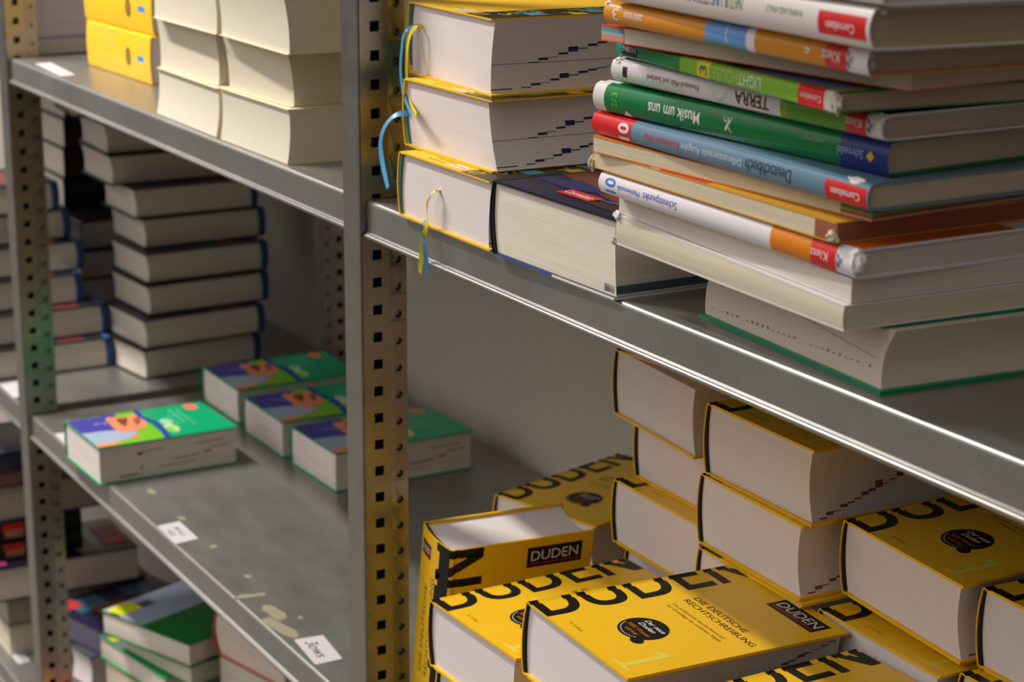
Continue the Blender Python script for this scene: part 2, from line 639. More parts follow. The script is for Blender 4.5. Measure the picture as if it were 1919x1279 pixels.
# ---- shelf boards
def shelf(x0, x1, ztop, label, group='galvanised shelf boards', drop=0.0):
    prof = [(487, -26), (487, 0), (-5.5, 0)]
    for i in range(1, 6):
        t = math.pi / 2 * i / 5
        prof.append((-5.5 - 4.0 * math.sin(t), -4.0 + 4.0 * math.cos(t)))
    prof += [(-9.6, -24), (-10.0, -27.5), (-12.2, -28.6)]
    for i in range(1, 9):
        t = -math.pi * 0.35 + math.pi * 1.25 * i / 8
        prof.append((-11.6 - 2.1 * math.sin(t), -30.2 - 2.1 * (1 - math.cos(t)) + 1.2))
    prof += [(-4, -33.0), (8, -32.4)]
    th = 1.0
    n = len(prof)
    inner = []
    for i, p in enumerate(prof):
        a = prof[max(0, i - 1)]; b = prof[min(n - 1, i + 1)]
        d = Vector((b[0] - a[0], b[1] - a[1])).normalized()
        inner.append((p[0] - d.y * th, p[1] + d.x * th) if False else (p[0] + (-d.y) * th * -1 * -1, p[1] + d.x * th * -1 * -1))
    bm = bmesh.new()
    r = []
    for x in (x0, x1):
        r.append(([bm.verts.new((x, y, ztop + z)) for y, z in prof], [bm.verts.new((x, y, ztop + z)) for y, z in inner]))
    (o0, i0), (o1, i1) = r
    for k in range(n - 1):
        bm.faces.new((o0[k], o0[k + 1], o1[k + 1], o1[k]))
        bm.faces.new((i0[k], i1[k], i1[k + 1], i0[k + 1]))
        bm.faces.new((o0[k], i0[k], i0[k + 1], o0[k + 1]))
        bm.faces.new((o1[k], o1[k + 1], i1[k + 1], i1[k]))
    for k in (0, n - 1):
        bm.faces.new((o0[k], o1[k], i1[k], i0[k]))
    # folded side lips
    for x, s in ((x0, 1), (x1, -1)):
        f = box_bm(min(x, x + s * 1.0), 2, ztop - 26, max(x, x + s * 1.0), 484, ztop - 1.05)
        tmp = bpy.data.meshes.new('tmp'); f.to_mesh(tmp); f.free(); bm.from_mesh(tmp); bpy.data.meshes.remove(tmp)
    ox = Vector((x0, 0, ztop))
    for v in bm.verts:
        v.co = (v.co - ox) * MM
    o = link_mesh('shelf_board', bm, M_SHELF)
    o.location = W(*ox)
    tag(o, label, 'shelf', group)
    return o


UP = -162.6
MID = -660.0
LOW = -1130.0
sh_ur = shelf(2.5, 1110, UP, 'upper steel shelf right of the middle post, under the tall pile of schoolbooks')
sh_ul = shelf(-1112, -3, UP, 'upper steel shelf left of the middle post, under the cream page stacks')
shelf(2.5, 1110, 335.0, 'unseen steel shelf added above the tall pile of schoolbooks to block light')  # this board and the next are unseen, added to block light from above
shelf(-1112, -3, 335.0, 'unseen steel shelf added above the cream page stacks to block light')
sh_ml = shelf(-1112, -3, MID, 'empty-fronted steel shelf with two paper labels and glue residue')
sh_mr = shelf(2.5, 1110, MID, 'lower right steel shelf under the heap of yellow dictionaries')
sh_ll = shelf(-1112, -3, LOW, 'lowest steel shelf under the green hardcovers at bottom left')
sh_fu = shelf(-2240, -1152, UP, 'upper shelf beyond the far left post')
sh_fm = shelf(-2240, -1152, MID, 'far left middle shelf beneath the stacks with blue spines')
sh_fl = shelf(-2240, -1152, LOW, 'bottom shelf at the far left edge carrying one narrow label')

u1 = upright(0, 0, 'perforated steel post in the middle, reflecting yellow from the dictionaries')
upright(-1115, 0, 'perforated steel post at the left edge of the picture', src=u1, off=-1.2)
u3 = upright(-1115, 464, 'rear steel post half hidden behind the middle post', mirror=True, off=7)
upright(0, 464, 'rear steel post behind the heap of yellow dictionaries', src=u3, off=7)


def flat_item(parent, name, pts, z, m, th=0.25):
    bm = bmesh.new()
    vs = [bm.verts.new((x, y, z)) for x, y in pts]
    f = bm.faces.new(vs)
    r = bmesh.ops.extrude_face_region(bm, geom=[f])
    for g in r['geom']:
        if isinstance(g, bmesh.types.BMVert):
            g.co.z += th
    inv = Vector((0, 0, 0))
    for v in bm.verts:
        v.co = W(*v.co) - (parent.location if parent else inv)
    o = link_mesh(name, bm, m, parent, smooth=False)
    return o


M_RESIDUE = ink((140, 130, 108), 0.8)
rnd = random.Random(4)


def blob(cx, cy, rx, ry, ang=0, n=14):
    out = []
    for i in range(n):
        t = 2 * math.pi * i / n
        k = 1 + rnd.uniform(-0.22, 0.22)
        x, y = rx * k * math.cos(t), ry * k * math.sin(t)
        out.append((cx + x * math.cos(ang) - y * math.sin(ang), cy + x * math.sin(ang) + y * math.cos(ang)))
    return out


for kk, (cx, cy, rx, ry, an) in enumerate(((-727, 30, 12, 5, 0), (-618, 29, 7, 4, 0), (-510, 28, 6, 4, 0), (-404, 28, 6, 4, 0), (-350, 8, 5, 20, -0.2), (-292, 14, 22, 9, 0.1), (-255, 2, 34, 8, 0.05), (-268, 32, 5, 3, 0), (-236, 8, 14, 6, 0))):
    flat_item(sh_ml, 'glue_residue', blob(cx, cy, rx, ry, an), MID, M_RESIDUE, 0.10 + 0.03 * kk)

M_LABEL = ink((192, 186, 190), 0.5)
M_PEN = ink((40, 40, 48), 0.6)


def paper_label(pts, z, label, txt=None):
    cx = sum(p[0] for p in pts) / 4; cy = sum(p[1] for p in pts) / 4
    root = empty('paper_label', W(cx, cy, z))
    tag(root, label, 'label')
    flat_item(root, 'paper_sheet', pts, z + 0.05, M_LABEL, 0.2)
    if txt:
        a = Vector(pts[0] + (0,)); b = Vector(pts[3] + (0,)); c = Vector(pts[1] + (0,))
        bm = bmesh.new()
        for t, fx0, fy0, fw, fh, bo in txt:
            vs, ts = text(t, 0, 0, 1, 1, 0, bo, 0.3)
            vv = []
            for p, q in vs:
                P = a + (b - a) * (fx0 + p * fw) + (c - a) * (fy0 + q * fh)
                vv.append(bm.verts.new(W(P.x, P.y, z + 0.40) - root.location))
            for t3 in ts:
                try:
                    bm.faces.new([vv[k] for k in t3])
                except ValueError:
                    pass
        link_mesh('handwriting', bm, M_PEN, root, smooth=False)


paper_label([(-217, 3), (-214, 34), (-150, 27), (-149, -3)], MID, 'white label handwritten in black near the middle post', [('3ows', 0.16, 0.24, 0.62, 0.42, 0.0)])
paper_label([(-606, -6), (-609, 23), (-543, 22), (-538, -8)], MID, 'white label with faint small writing halfway along the shelf edge', [('30 61', 0.2, 0.52, 0.5, 0.22, 0.0), ('102', 0.3, 0.16, 0.3, 0.2, 0.0)])
paper_label([(-1016, -6), (-1015, 14), (-936, 12), (-936, -8)], MID, 'white label partly hidden under the front green dictionary')
paper_label([(-1045, 3), (-1047, 25), (-913, 16), (-908, -4)], UP, 'white label on the upper shelf beside the yellow spines')
paper_label([(-1426, 10), (-1428, 27), (-1350, 32), (-1348, 12)], LOW, 'small pale label on the bottom shelf at far left')
paper_label([(-1290, -6), (-1293, 22), (-1212, 14), (-1211, -7)], MID, 'white label on the shelf just left of the left post')

# ------------------------------------------------------------------ yellow spelling dictionaries (right lower shelf)
BK = ink((22, 20, 18), 0.4)
RED = ink((186, 40, 38), 0.45)
ORG = ink((214, 120, 30), 0.45)
WHT = ink((226, 220, 214), 0.45)
PALE = ink((226, 206, 78), 0.45)
GRY = ink((96, 76, 30), 0.5)
ORED = ink((222, 120, 20), 0.5)


def tl(s0, v0, shape):
    """title text space (t along v, h towards the spine) -> (s, v)"""
    return [(s0 - h, v0 + t) for t, h in shape[0]], shape[1]


def bowl(t0, t1, h0, h1, st, n=14, half='right'):
    """half ring opening to the left between (t0,h0) and (t0,h1)"""
    outer, inner = [], []
    cy = (h0 + h1) / 2
    for i in range(n + 1):
        a = -math.pi / 2 + math.pi * i / n
        # superellipse for a squarish bowl
        ca, sa = abs(math.cos(a)) ** 0.8, (1 if math.sin(a) >= 0 else -1) * abs(math.sin(a)) ** 0.8
        outer.append((t0 + (t1 - t0) * ca, cy + (h1 - h0) / 2 * sa))
        inner.append((t0 + (t1 - t0 - st) * ca, cy + ((h1 - h0) / 2 - st) * sa))
    vs = outer + inner
    m = n + 1
    ts = []
    for i in range(n):
        ts += [(i, i + 1, m + i + 1), (i, m + i + 1, m + i)]
    return vs, ts


def duden_shapes(bk):
    out = []
    s0 = 31.5
    CH = 53.0
    st = 8.0

    def add(shape, t0):
        vs, ts = shape
        out.append(sh(tl(s0, t0, (vs, ts)), BK, 0, 'title_lettering'))
    # D at 0, U at 42, D at 84, E at 127, N at 160
    for t0 in (0.2, 84):
        add(rect(0, 0, st, CH), t0)
        add(rect(st, 0, 15, st), t0); add(rect(st, CH - st, 15, CH), t0)
        add(bowl(15, 37, 0, CH, st), t0)
    t0 = 42
    add(rect(0, 20, st, CH), t0); add(rect(28, 20, 36, CH), t0)
    b = bowl(0, 20, 0, 36, st)
    add(([(18 + (y - 18), 20 - x) for x, y in b[0]], b[1]), t0)
    t0 = 127
    add(rect(0, 0, st, CH), t0)
    for h in (0, 22.5, CH - st):
        add(rect(st, h, 28 if h != 22.5 else 26, h + st), t0)
    t0 = 160
    add(rect(0, 0, st, CH), t0); add(rect(28.5, 0, 36.5, CH), t0)
    add(poly([(0, CH), (9.5, CH), (36.5, 0), (27, 0)]), t0)
    # front cover print
    P = ['subtitle_lettering']
    f = lambda shp, m, l=0: out.append(sh(shp, m, l, P[0]))
    f(text('DIE DEUTSCHE', 46, 121.3, 67, 6.0, 0, 0.004), BK)
    f(text('RECHTSCHREIBUNG', 46, 112.0, 89, 6.0, 0, 0.004), BK)
    f(text('Das umfassende Standardwerk auf', 48, 100.5, 68, 3.0, 0, 0.0, 0.25), GRY)
    f(text('der Grundlage der amtlichen Regeln', 48, 95.0, 71, 3.0, 0, 0.0, 0.25), GRY)
    f(text('28. Auflage', 45.5, 10.0, 18.5, 2.4, 0, 0.0), ink((200, 70, 30), 0.5))
    P[0] = 'publisher_logo'
    f(rect(76, 168.5, 132, 188.5), BK)
    f(rect(78.5, 171.5, 130, 172.6), RED, 1)
    f(text('DUDEN', 80, 175.0, 48, 10.0, 0, 0.004), WHT, 1)
    P[0] = 'round_badge'
    f(ell(77.5, 55.5, 19.5, 19.5, 32), BK, 0)
    f(ell(92.5, 40.0, 6.0, 5.0, 16), BK, 1)
    f(text('Der neue', 66.5, 63.3, 25, 4.6, 0, 0.01, 0.3), WHT, 2)
    f(text('Duden', 67.5, 57.0, 20, 4.6, 0, 0.01, 0.3), WHT, 2)
    f(text('3000 Wörter', 64.0, 49.5, 28, 4.0, 0, 0.0), ORG, 2)
    f(text('stärker', 69.5, 43.5, 16, 4.0, 0, 0.0), ORG, 2)
    for k in range(15):
        an = math.radians(200 + 7.5 * k)
        f(rect(77.5 + 17 * math.cos(an) - 0.5, 55.5 + 17 * math.sin(an) - 0.6, 77.5 + 17 * math.cos(an) + 0.5, 55.5 + 17 * math.sin(an) + 0.6), WHT, 2)
    P[0] = 'large_numeral'
    f(poly([(112, 6), (133, 6), (133, 8.5), (126.3, 9.5), (126.3, 49), (123, 49), (112, 42.5), (113, 40), (120.5, 42), (120.5, 9.5), (112, 8.5)]), PALE)
    P[0] = 'spine_lettering'
    # spine print (s decreases across the spine away from the front cover)
    sm = bk.smid
    f(text('DIE DEUTSCHE', sm - 4, 58, 88, 6.5, 1, 0.0), GRY)
    f(text('RECHTSCHREIBUNG', sm + 8, 58, 100, 6.5, 1, 0.0), GRY)
    f(rect(sm - 24, 172, sm - 2, 186), BK); f(rect(sm - 24, 172, sm - 2, 174.5), RED, 1)
    f(text('DUDEN', sm - 22, 176.5, 18, 6.5, 0, 0.0), WHT, 1)
    f(rect(sm + 12, 34, sm + 22, 46), BK)
    return out


def stair(bk, v0, v1, w0, w1, n, m, hh=1.6, only=None):
    """thumb index steps on the fore edge"""
    out = []
    for i in range(n):
        a = v0 + (v1 - v0) * i / n; b = v0 + (v1 - v0) * (i + 1) / n
        w = w0 + (w1 - w0) * i / max(1, n - 1)
        h = hh * (0.7 + 0.9 * ((i * 7) % 5 == 2) + 0.6 * ((i * 3) % 4 == 1))
        if i == n // 3: h = hh * 3.4
        if (i * 5) % 7 == 3: h = hh * 0.35
        u = bk.fore(w) + 0.25; u2 = bk.fore(min(bk.T - 3, w + h)) + 0.25
        out.append(([(u, a, w), (u, b, w), (u2, b, w + h), (u2, a, w + h)], m))
    return out


DW, DH, DT = 143.0, 197.0, 61.0
M_MARK = ink((134, 72, 60), 0.8)


def duden_patches(bk):
    p = stair(bk, 10, 190, 3.5, 52, 26, M_MARK, 1.7)
    return p


D_KW = dict(bulge=4.5, conc=5.0, skew=-3.0, joint=8.5, dip=1.1, ct=2.2, inset=3.0)
proto, pbk, _ = place_book('yellow_dictionary', '', 'dictionary', '-x', DW, DH, DT, (0, 0, 0), color=YEL, lining=(24, 22, 20),
                           shapes=duden_shapes, patches=duden_patches, rough=0.30, contrast=0.06, **D_KW)
proto_used = [False]


def duden(x, y, ztop, rz, label, tilt=(0, 0), sz=1.0, group='yellow dictionaries heaped on the lower right shelf', standing=False):
    if not proto_used[0]:
        o = proto; proto_used[0] = True
    else:
        o = copy_tree(proto)
    tag(o, label, 'dictionary', group)
    R = Euler((math.radians(tilt[0]), math.radians(tilt[1]), math.radians(rz)), 'XYZ').to_matrix()
    o.rotation_euler = Euler((math.radians(tilt[0]), math.radians(tilt[1]), math.radians(rz)), 'XYZ')
    # (x, y, ztop) is the front end of the spine edge on the upper face
    p = Vector((x, y, ztop)) - R @ Vector((0, 0, DT * sz))
    o.location = W(*p)
    o.scale = (1, 1, sz)
    return o


duden(333.1, -35.4, -412, 0.38, 'front yellow dictionary with its whole cover showing, lying on top of the heap', tilt=(-1.54, 3.05))
duden(152.5, -27, -477, 1.5, 'yellow dictionary lying just left of the front one, between it and the standing copy')
duden(491.5, -40.5, -431, 1.0, 'yellow dictionary at the bottom edge of the picture, right of the front one')
duden(436.4, 182.0, -350.5, -2.7, 'yellow dictionary with round black badge in deep shade, right of the stacked spines', tilt=(2.4, 1.2))
duden(434.7, 163.5, -419.6, -1.1, 'yellow dictionary directly under the shaded copy with the round badge', sz=0.95)
duden(583.5, 189.4, -355, -1.5, 'yellow dictionary cut off by the right edge of the picture')
duden(582.8, 174.6, -416.5, -1.5, 'yellow dictionary under the one cut by the right edge, only its spine corner showing')
duden(287.0, 157.1, -294, -0.4, 'topmost yellow dictionary of the middle column, close beneath the upper shelf')
duden(282.0, 156.0, -355.2, -1.6, 'second yellow dictionary from the top in the middle column')
duden(288.0, 152.0, -416.4, -0.8, 'third yellow dictionary of the middle column, a sliver of page block showing')
duden(114.0, 200.5, -355.2, -1.0, 'second yellow dictionary from the top in the left column, set back')
duden(107.6, 182.2, -416.4, -0.5, 'third yellow dictionary in the left column, its corner letter visible')
duden(124.0, 186.0, -477.6, -0.5, 'fourth yellow dictionary of the left column, mostly hidden behind the front ones')
duden(-212.5, 235.4, -538, 16.8, 'yellow dictionary lying askew at the back beside the wall')

# top of the left column: its front cover gapes open
lb, lbk, _ = place_book('yellow_dictionary', 'topmost yellow dictionary of the left column, front cover gaping open', 'dictionary', '-x', DW, DH, DT,
                        (109, 180, -355.0), rz=-4.2, color=YEL, lining=(24, 22, 20), shapes=duden_shapes, rough=0.30, contrast=0.06,
                        group='yellow dictionaries heaped on the lower right shelf', lift=math.radians(5.0), **D_KW)

# standing copy: spine to the aisle, front cover to the right
st = copy_tree(proto)
tag(st, 'yellow dictionary standing upright beside the middle post', 'dictionary', 'yellow dictionaries heaped on the lower right shelf')
Rb = Matrix(((0, 0, 1), (1, 0, 0), (0, 1, 0)))          # u->Y  v->Z  w->X
Rt = Euler((math.radians(-1.4), math.radians(7.5), math.radians(-2.0)), 'XYZ').to_matrix()
Rs = Rt @ Rb
st.rotation_mode = 'XYZ'
st.rotation_euler = Rs.to_euler('XYZ')
st.scale = (1, 1, 1)
topc = Vector((34, 27, -455))
st.location = W(*(topc - Rs @ Vector((0, DH, 0))))

# lower layers that carry the heap
hidden = 'yellow dictionary low in the heap, covered by the copies above it'
for x, y, zt, rz in ((288, 165, -477.6, 0), (288, 168, -538.8, 0.5), (288, 166, -600, -0.4),
                     (125, 190, -538.8, 0), (122, 188, -600, 0.4),
                     (436, 252, -477.6, 0), (436, 254, -538.8, 0), (436, 252, -600, 0),
                     (584, 180, -477.6, -1), (584, 182, -538.8, 0), (584, 180, -600, 0),
                     (156, -22, -538.8, 1), (158, -20, -600, 0),
                     (493, -36, -538.8, 0.5), (490, -38, -600, 0), (330, -34, -538.8, 0), (332, -32, -600, 0.6), (-212.5, 235.4, -599.2, 16.8)):
    duden(x, y, zt, rz, hidden, group='hidden supporting dictionaries')
duden(492, -36, -492.6, 0.5, hidden, sz=0.74, group='hidden supporting dictionaries')
duden(331, -34, -487, 0, hidden, sz=0.84, group='hidden supporting dictionaries')

# ------------------------------------------------------------------ yellow ribboned dictionaries and the navy one (upper right shelf)
TEAL = ink((60, 110, 90), 0.6)
DKGRN = ink((44, 42, 20), 0.4)
M_NAVY = ink((42, 40, 78), 0.7)
LB = ink((84, 150, 178), 0.4)


def pons_shapes(bk):
    out = []
    f = lambda shp, m, l=0: out.append(sh(shp, m, l))
    W_, H_ = bk.Wd, bk.H
    f(rect(W_ - 48, 0, W_ - 0.3, H_), DKGRN)
    f(text('schwierige Woerter', 92, 18, 46, 5, 0, 0.0), LB)
    f(text('das grosse', 40, 6, 30, 3, 0, 0.0), GRY)
    f(text('Woerterbuch', 42, 0.5 + 12, 36, 3, 0, 0.0), GRY)
    f(ell(92, 8.5, 14, 5.2, 24), ink((214, 206, 190), 0.5), 1)
    f(text('neu 2021', 82, 7.5, 20, 1.8, 0, 0.0), GRY, 2)
    rr = random.Random(9)
    for k in range(11):
        c = rr.choice('RaHgB3TS5eW')
        u0 = W_ - 46 + rr.uniform(0, 26); v0 = 4 + k * 16 + rr.uniform(-3, 3)
        f(text(c, u0, v0, rr.uniform(11, 18), rr.uniform(11, 17), rr.choice((0, 0, 1, 3)), -0.01), ink((222, 188, 40), 0.4), 1)
    for v0 in (40, 95, 150):
        f(rect(W_ - 40, v0, W_ - 10, v0 + 16), LB, 1)
    f(rect(W_ - 14, 74, W_ - 1, 88), ink((222, 188, 40), 0.4), 2)
    return out


def pons_patches(bk):
    p = stair(bk, 36, 150, 24, 46, 13, M_NAVY, 1.2)
    p += stair(bk, 30, 150, 4.5, 24, 14, M_NAVY, 1.1)
    u = bk.fore(4) + 0.3
    p.append(([(u, 2.8, 4.0), (u, 22, 4.0), (u, 22, 4.8), (u, 2.8, 4.8)], M_NAVY))
    u = bk.fore(24) + 0.3
    p.append(([(u, 2.8, 24.0), (u, 150, 24.0), (u, 150, 24.35), (u, 2.8, 24.35)], ink((90, 74, 66), 0.8)))
    return p


YG = 'ribboned yellow dictionaries stacked beside the middle post'
PK = dict(rough=0.55, contrast=0.08, conc=3.0, joint=9, dip=0.8, ct=1.5, inset=3.2)
y1, b1, f1 = place_book('ribbon_dictionary', 'bottom one of the three ribboned yellow dictionaries, standing over the shelf edge', 'dictionary', '-x', 158, 205, 55,
                        (75, -14, UP), rz=0, color=(236, 186, 40), lining=(70, 120, 104), shapes=pons_shapes, patches=pons_patches, group=YG, bulge=4.5, skew=6.0, **PK)
y2, b2, f2 = place_book('ribbon_dictionary', 'middle one of the three ribboned yellow dictionaries, its block leaning', 'dictionary', '-x', 151, 205, 57,
                        (53, 2, UP + 55.2), rz=0.6, color=(236, 186, 40), lining=(70, 120, 104), shapes=pons_shapes, patches=pons_patches, group=YG, bulge=4.0, skew=-15.0, **PK)
y3, b3, f3 = place_book('ribbon_dictionary', 'top one of the three ribboned yellow dictionaries, cover printed with letters', 'dictionary', '-x', 158, 205, 61,
                        (30, 18, UP + 112.4), rz=-2.2, color=(236, 186, 40), lining=(70, 120, 104), shapes=pons_shapes, patches=pons_patches, group=YG, bulge=3.5, skew=8.0, **PK)


def ribbon(parent, pts, wd, m, name='bookmark_ribbon', twist=0.0):
    """pts in world mm; a thin band, its flat side facing the aisle"""
    bm = bmesh.new()
    P = [Vector(p) for p in pts]
    # smooth the path
    Q = []
    for i in range(len(P) - 1):
        p0 = P[max(0, i - 1)]; p1 = P[i]; p2 = P[i + 1]; p3 = P[min(len(P) - 1, i + 2)]
        for k in range(4):
            t = k / 4
            Q.append(0.5 * ((2 * p1) + (-p0 + p2) * t + (2 * p0 - 5 * p1 + 4 * p2 - p3) * t * t + (-p0 + 3 * p1 - 3 * p2 + p3) * t ** 3))
    Q.append(P[-1])
    rows = []
    bpy.context.view_layer.update()
    inv = parent.matrix_world.inverted()
    n = len(Q)
    for i, q in enumerate(Q):
        d = (Q[min(n - 1, i + 1)] - Q[max(0, i - 1)]).normalized()
        ref = Vector((0, -1, 0))
        s = d.cross(ref)
        if s.length < 0.2:
            s = Vector((1, 0, 0))
        s.normalize()
        ang = twist * math.sin(i / n * math.pi * 2)
        s = Matrix.Rotation(ang, 3, d) @ s
        nn = d.cross(s).normalized() * 0.15
        rows.append([bm.verts.new(inv @ W(*(q + s * wd / 2 * a + nn * b))) for a, b in ((-1, -1), (1, -1), (1, 1), (-1, 1))])
    for r0, r1 in zip(rows, rows[1:]):
        for k in range(4):
            j = (k + 1) % 4
            bm.faces.new((r0[k], r0[j], r1[j], r1[k]))
    bm.faces.new(rows[0]); bm.faces.new(rows[-1])
    return link_mesh(name, bm, m, parent)


RB_Y = ink((236, 214, 60), 0.4)
RB_B = ink((84, 158, 206), 0.35)
ribbon(y3, [(49, 24, -10), (54, 14, -8), (50, 10, -14), (47, 8, -27), (45, 8, -45), (49, 7, -62), (59, 4, -70), (92, -6, -76)], 4.6, RB_Y)['label'] = 'yellow ribbon bookmark'
ribbon(y3, [(46, 24, -9), (46, 18, -9), (40, 12, -12), (40, 8, -17), (41, 6, -27), (40, 5, -45), (46, 4, -62), (60, 1, -72), (84, -7, -77)], 4.2, RB_B)['label'] = 'blue ribbon bookmark'
ribbon(y2, [(58, 8, -80), (57, 2, -80), (52, -4, -81), (47, -9, -86), (40, -12, -96), (37, -13, -108), (42, -14, -121), (50, -15, -133), (57, -16, -142)], 5.0, RB_B, twist=0.4)['label'] = 'blue ribbon bookmark'
ribbon(y1, [(143, -9, -130), (142, -16, -131), (137, -18, -138), (136, -19, -145), (138, -20, -156), (134, -20, -166), (125, -18, -176), (122, -17, -188), (116, -16, -203)], 4.4, RB_Y, twist=0.9)['label'] = 'yellow ribbon bookmark'
ribbon(y1, [(127, -14, -158), (126, -19, -160), (127, -22, -165), (130, -22, -169), (133, -21, -174), (133, -19, -185), (133, -18, -194), (133, -17, -200)], 4.0, RB_B, twist=0.7)['label'] = 'blue ribbon bookmark'


def navy_shapes(bk):
    out = []
    f = lambda shp, m, l=0: out.append(sh(shp, m, l))
    f(poly([(2, 60), (165, 22), (166, 60), (60, 80), (2, 90)]), ink((110, 60, 42), 0.4))
    f(poly([(10, 34), (60, 30), (95, 44), (40, 58)]), ink((44, 46, 92), 0.4), 1)
    f(poly([(100, 14), (168, 10), (168, 26), (120, 24)]), ink((66, 44, 38), 0.4), 2)
    f(poly([(96, 26), (150, 34), (168, 44), (168, 30)]), ink((90, 110, 170), 0.25), 3)
    f(rect(66, 16, 110, 31), ink((214, 48, 44), 0.3), 5)
    f(text('Cornelsen', 70, 20, 36, 7.5, 0, 0.012), WHT, 7)
    return out


def navy_patches(bk):
    b = ink((70, 96, 108), 0.7)
    u = bk.Wd - 3
    p = []
    for w in (3.2,):
        p.append(([(bk.fore(5) + 0.4, 2.8, 3.6), (bk.fore(5) + 0.4, 205, 3.6), (bk.fore(8) + 0.4, 205, 9.4), (bk.fore(8) + 0.4, 2.8, 9.4)], b))
    p.append(([(u - 14, 2.6, 3.6), (u - 0.5, 2.6, 3.6), (u - 0.5, 2.6, 9.4), (u - 14, 2.6, 9.4)], ink((120, 160, 170), 0.7)))
    return p


nv, nbk, nf = place_book('navy_textbook', 'thick navy hardcover with a red publisher patch, beside the bottom ribboned dictionary', 'textbook', '-x', 172, 215, 58,
                         (242, -16, UP), rz=1.1, color=(28, 27, 52), page=(226, 216, 200), lining=(16, 34, 30), shapes=navy_shapes, patches=navy_patches,
                         bulge=5.0, conc=1.0, skew=-3.0, joint=9, dip=0.8, ct=1.9, inset=2.6)
# bottom board of the navy book: blue then white
bm, mats = face_patches([([(8, -0.15, 0.1), (88, -0.15, 0.1), (88, -0.15, 2.0), (8, -0.15, 2.0)], ink((52, 84, 160), 0.3)),
                         ([(88, -0.15, 0.1), (172, -0.15, 0.1), (172, -0.15, 2.0), (88, -0.15, 2.0)], WHT),
                         ([(172.2, 0, 0.1), (172.2, 215, 0.1), (172.2, 215, 2.0), (172.2, 0, 2.0)], WHT)])
link_mesh('board_edge', nf(bm), mats, nv, smooth=False)

# ------------------------------------------------------------------ the tall schoolbook pile (upper right shelf)
SCH = 'schoolbooks in the tall pile on the upper right shelf'


def pile(name, label, side, L, N, zL, TL, zN, TN, b, x_trim=0, **kw):
    """L, N: world xy (mm) of the left and near bottom corners, z at both, thickness at both"""
    a = math.hypot(N[0] - L[0], N[1] - L[1])
    rz = math.degrees(math.atan2(N[1] - L[1], N[0] - L[0]))
    T = (TL + TN) / 2
    z0 = min(zL, zN)
    return place_book(name, label, 'textbook', side, a, b, T, (L[0], L[1], z0), rz=rz, group=SCH,
                      warp=(zL - z0, TL, zN - z0, TN), **kw)


def fr(bk, f):
    """fraction from the left end of a front-facing spine -> v"""
    return bk.H * (1 - f)


def sp_text(bk, txt, f0, f1, cap, m, layer=1, off=0.0, bold=0.01, shear=0.0):
    """upside-down spine text covering fractions f0..f1 (f0 < f1), centred on the spine with offset off upwards"""
    v0 = fr(bk, f1); w = (f1 - f0) * bk.H
    return sh(text(txt, bk.smid + cap / 2 + off, v0, w, cap, 1, bold, shear), m, layer, 'spine_lettering')


def sp_up(bk, txt, f0, f1, h, m, layer=1, off=0.0, bold=0.02):
    """text read up the spine's height: reading direction towards the top cover"""
    v1 = fr(bk, f1); w = (f1 - f0) * bk.H
    return sh(text(txt, bk.smid - h / 2 + off, v1, h, w, 0, bold), m, layer, 'spine_lettering')


def sp_band(bk, f0, f1, m, layer=0, s0=None, s1=None, curve=0.0):
    s1 = bk.joint - 1 if s1 is None else s1
    s0 = bk.sback + 1 if s0 is None else s0
    v0, v1 = fr(bk, f1), fr(bk, f0)
    n = 8
    pts = []
    for i in range(n + 1):
        s = s0 + (s1 - s0) * i / n
        c = curve * (1 - (2 * i / n - 1) ** 2)
        pts.append((s, v0 + c))
    for i in range(n, -1, -1):
        s = s0 + (s1 - s0) * i / n
        c = curve * (1 - (2 * i / n - 1) ** 2)
        pts.append((s, v1 + c))
    m2 = n + 1
    ts = []
    for i in range(n):
        a, b_ = i, 2 * m2 - 1 - i
        ts += [(a, a + 1, b_ - 1), (a, b_ - 1, b_)]
    return (pts, ts, m, layer, 'spine_band')


RD = ink((214, 36, 36), 0.3)
WH = ink((228, 222, 222), 0.3)
DKB = ink((44, 62, 110), 0.4)


def klett_mark(bk, f, sc=1.0):
    """small brush-stroke emblem in dark blue"""
    v = fr(bk, f); s = bk.smid
    o = []
    for pts, wd in (([(-3.6, -0.4), (-1.5, 0.6), (1, -0.2), (3.8, 1.6)], (0.3, 1.1, 0.8, 0.2)),
                    ([(-4.4, 2.2), (-2.6, 1.6), (-1.2, 2.6), (0.4, 2.2)], (0.3, 1.2, 1.0, 0.2)),
                    ([(0.4, 2.8), (2.4, 1.8), (4.4, 3.4)], (0.2, 0.9, 0.3)),
                    ([(-1.6, -2.2), (0.2, -1.4), (2.4, -2.6)], (0.2, 0.9, 0.3))):
        vs, ts = stroke([(s + a * sc, v + b_ * sc) for a, b_ in pts], [w * sc for w in wd])
        o.append((vs, ts, DKB, 2, 'publisher_emblem'))
    return o


# 1 green dictionary at the bottom
def dots(bk):
    g = ink((120, 132, 140), 0.8)
    p = []
    rr = random.Random(2)
    y = 2.6
    for i in range(30):
        v = 12 + i * 6.2
        if rr.random() < 0.2: continue
        w = 8 + i * 0.18
        hh = rr.choice((0.6, 1.0, 1.8))
        p.append(([(v, y, w), (v + 2.4, y, w + .1), (v + 2.2, y, w + hh), (v + .2, y, w + hh)], g))
    p.append(([(6, y, 36), (198, y, 20), (198, y, 20.5), (6, y, 36.6)], ink((140, 150, 160), 0.8)))
    return p


g1, gbk, gf = place_book('green_dictionary', 'thick green-bound dictionary at the very bottom of the tall pile', 'dictionary', '+y', 209, 190, 43,
                         (479, 14, UP), rz=-3.4, color=(0, 128, 84), page=(214, 200, 184), contrast=0.06, group=SCH, bulge=3, conc=0, skew=0, joint=8, ct=2.4, inset=3.5)
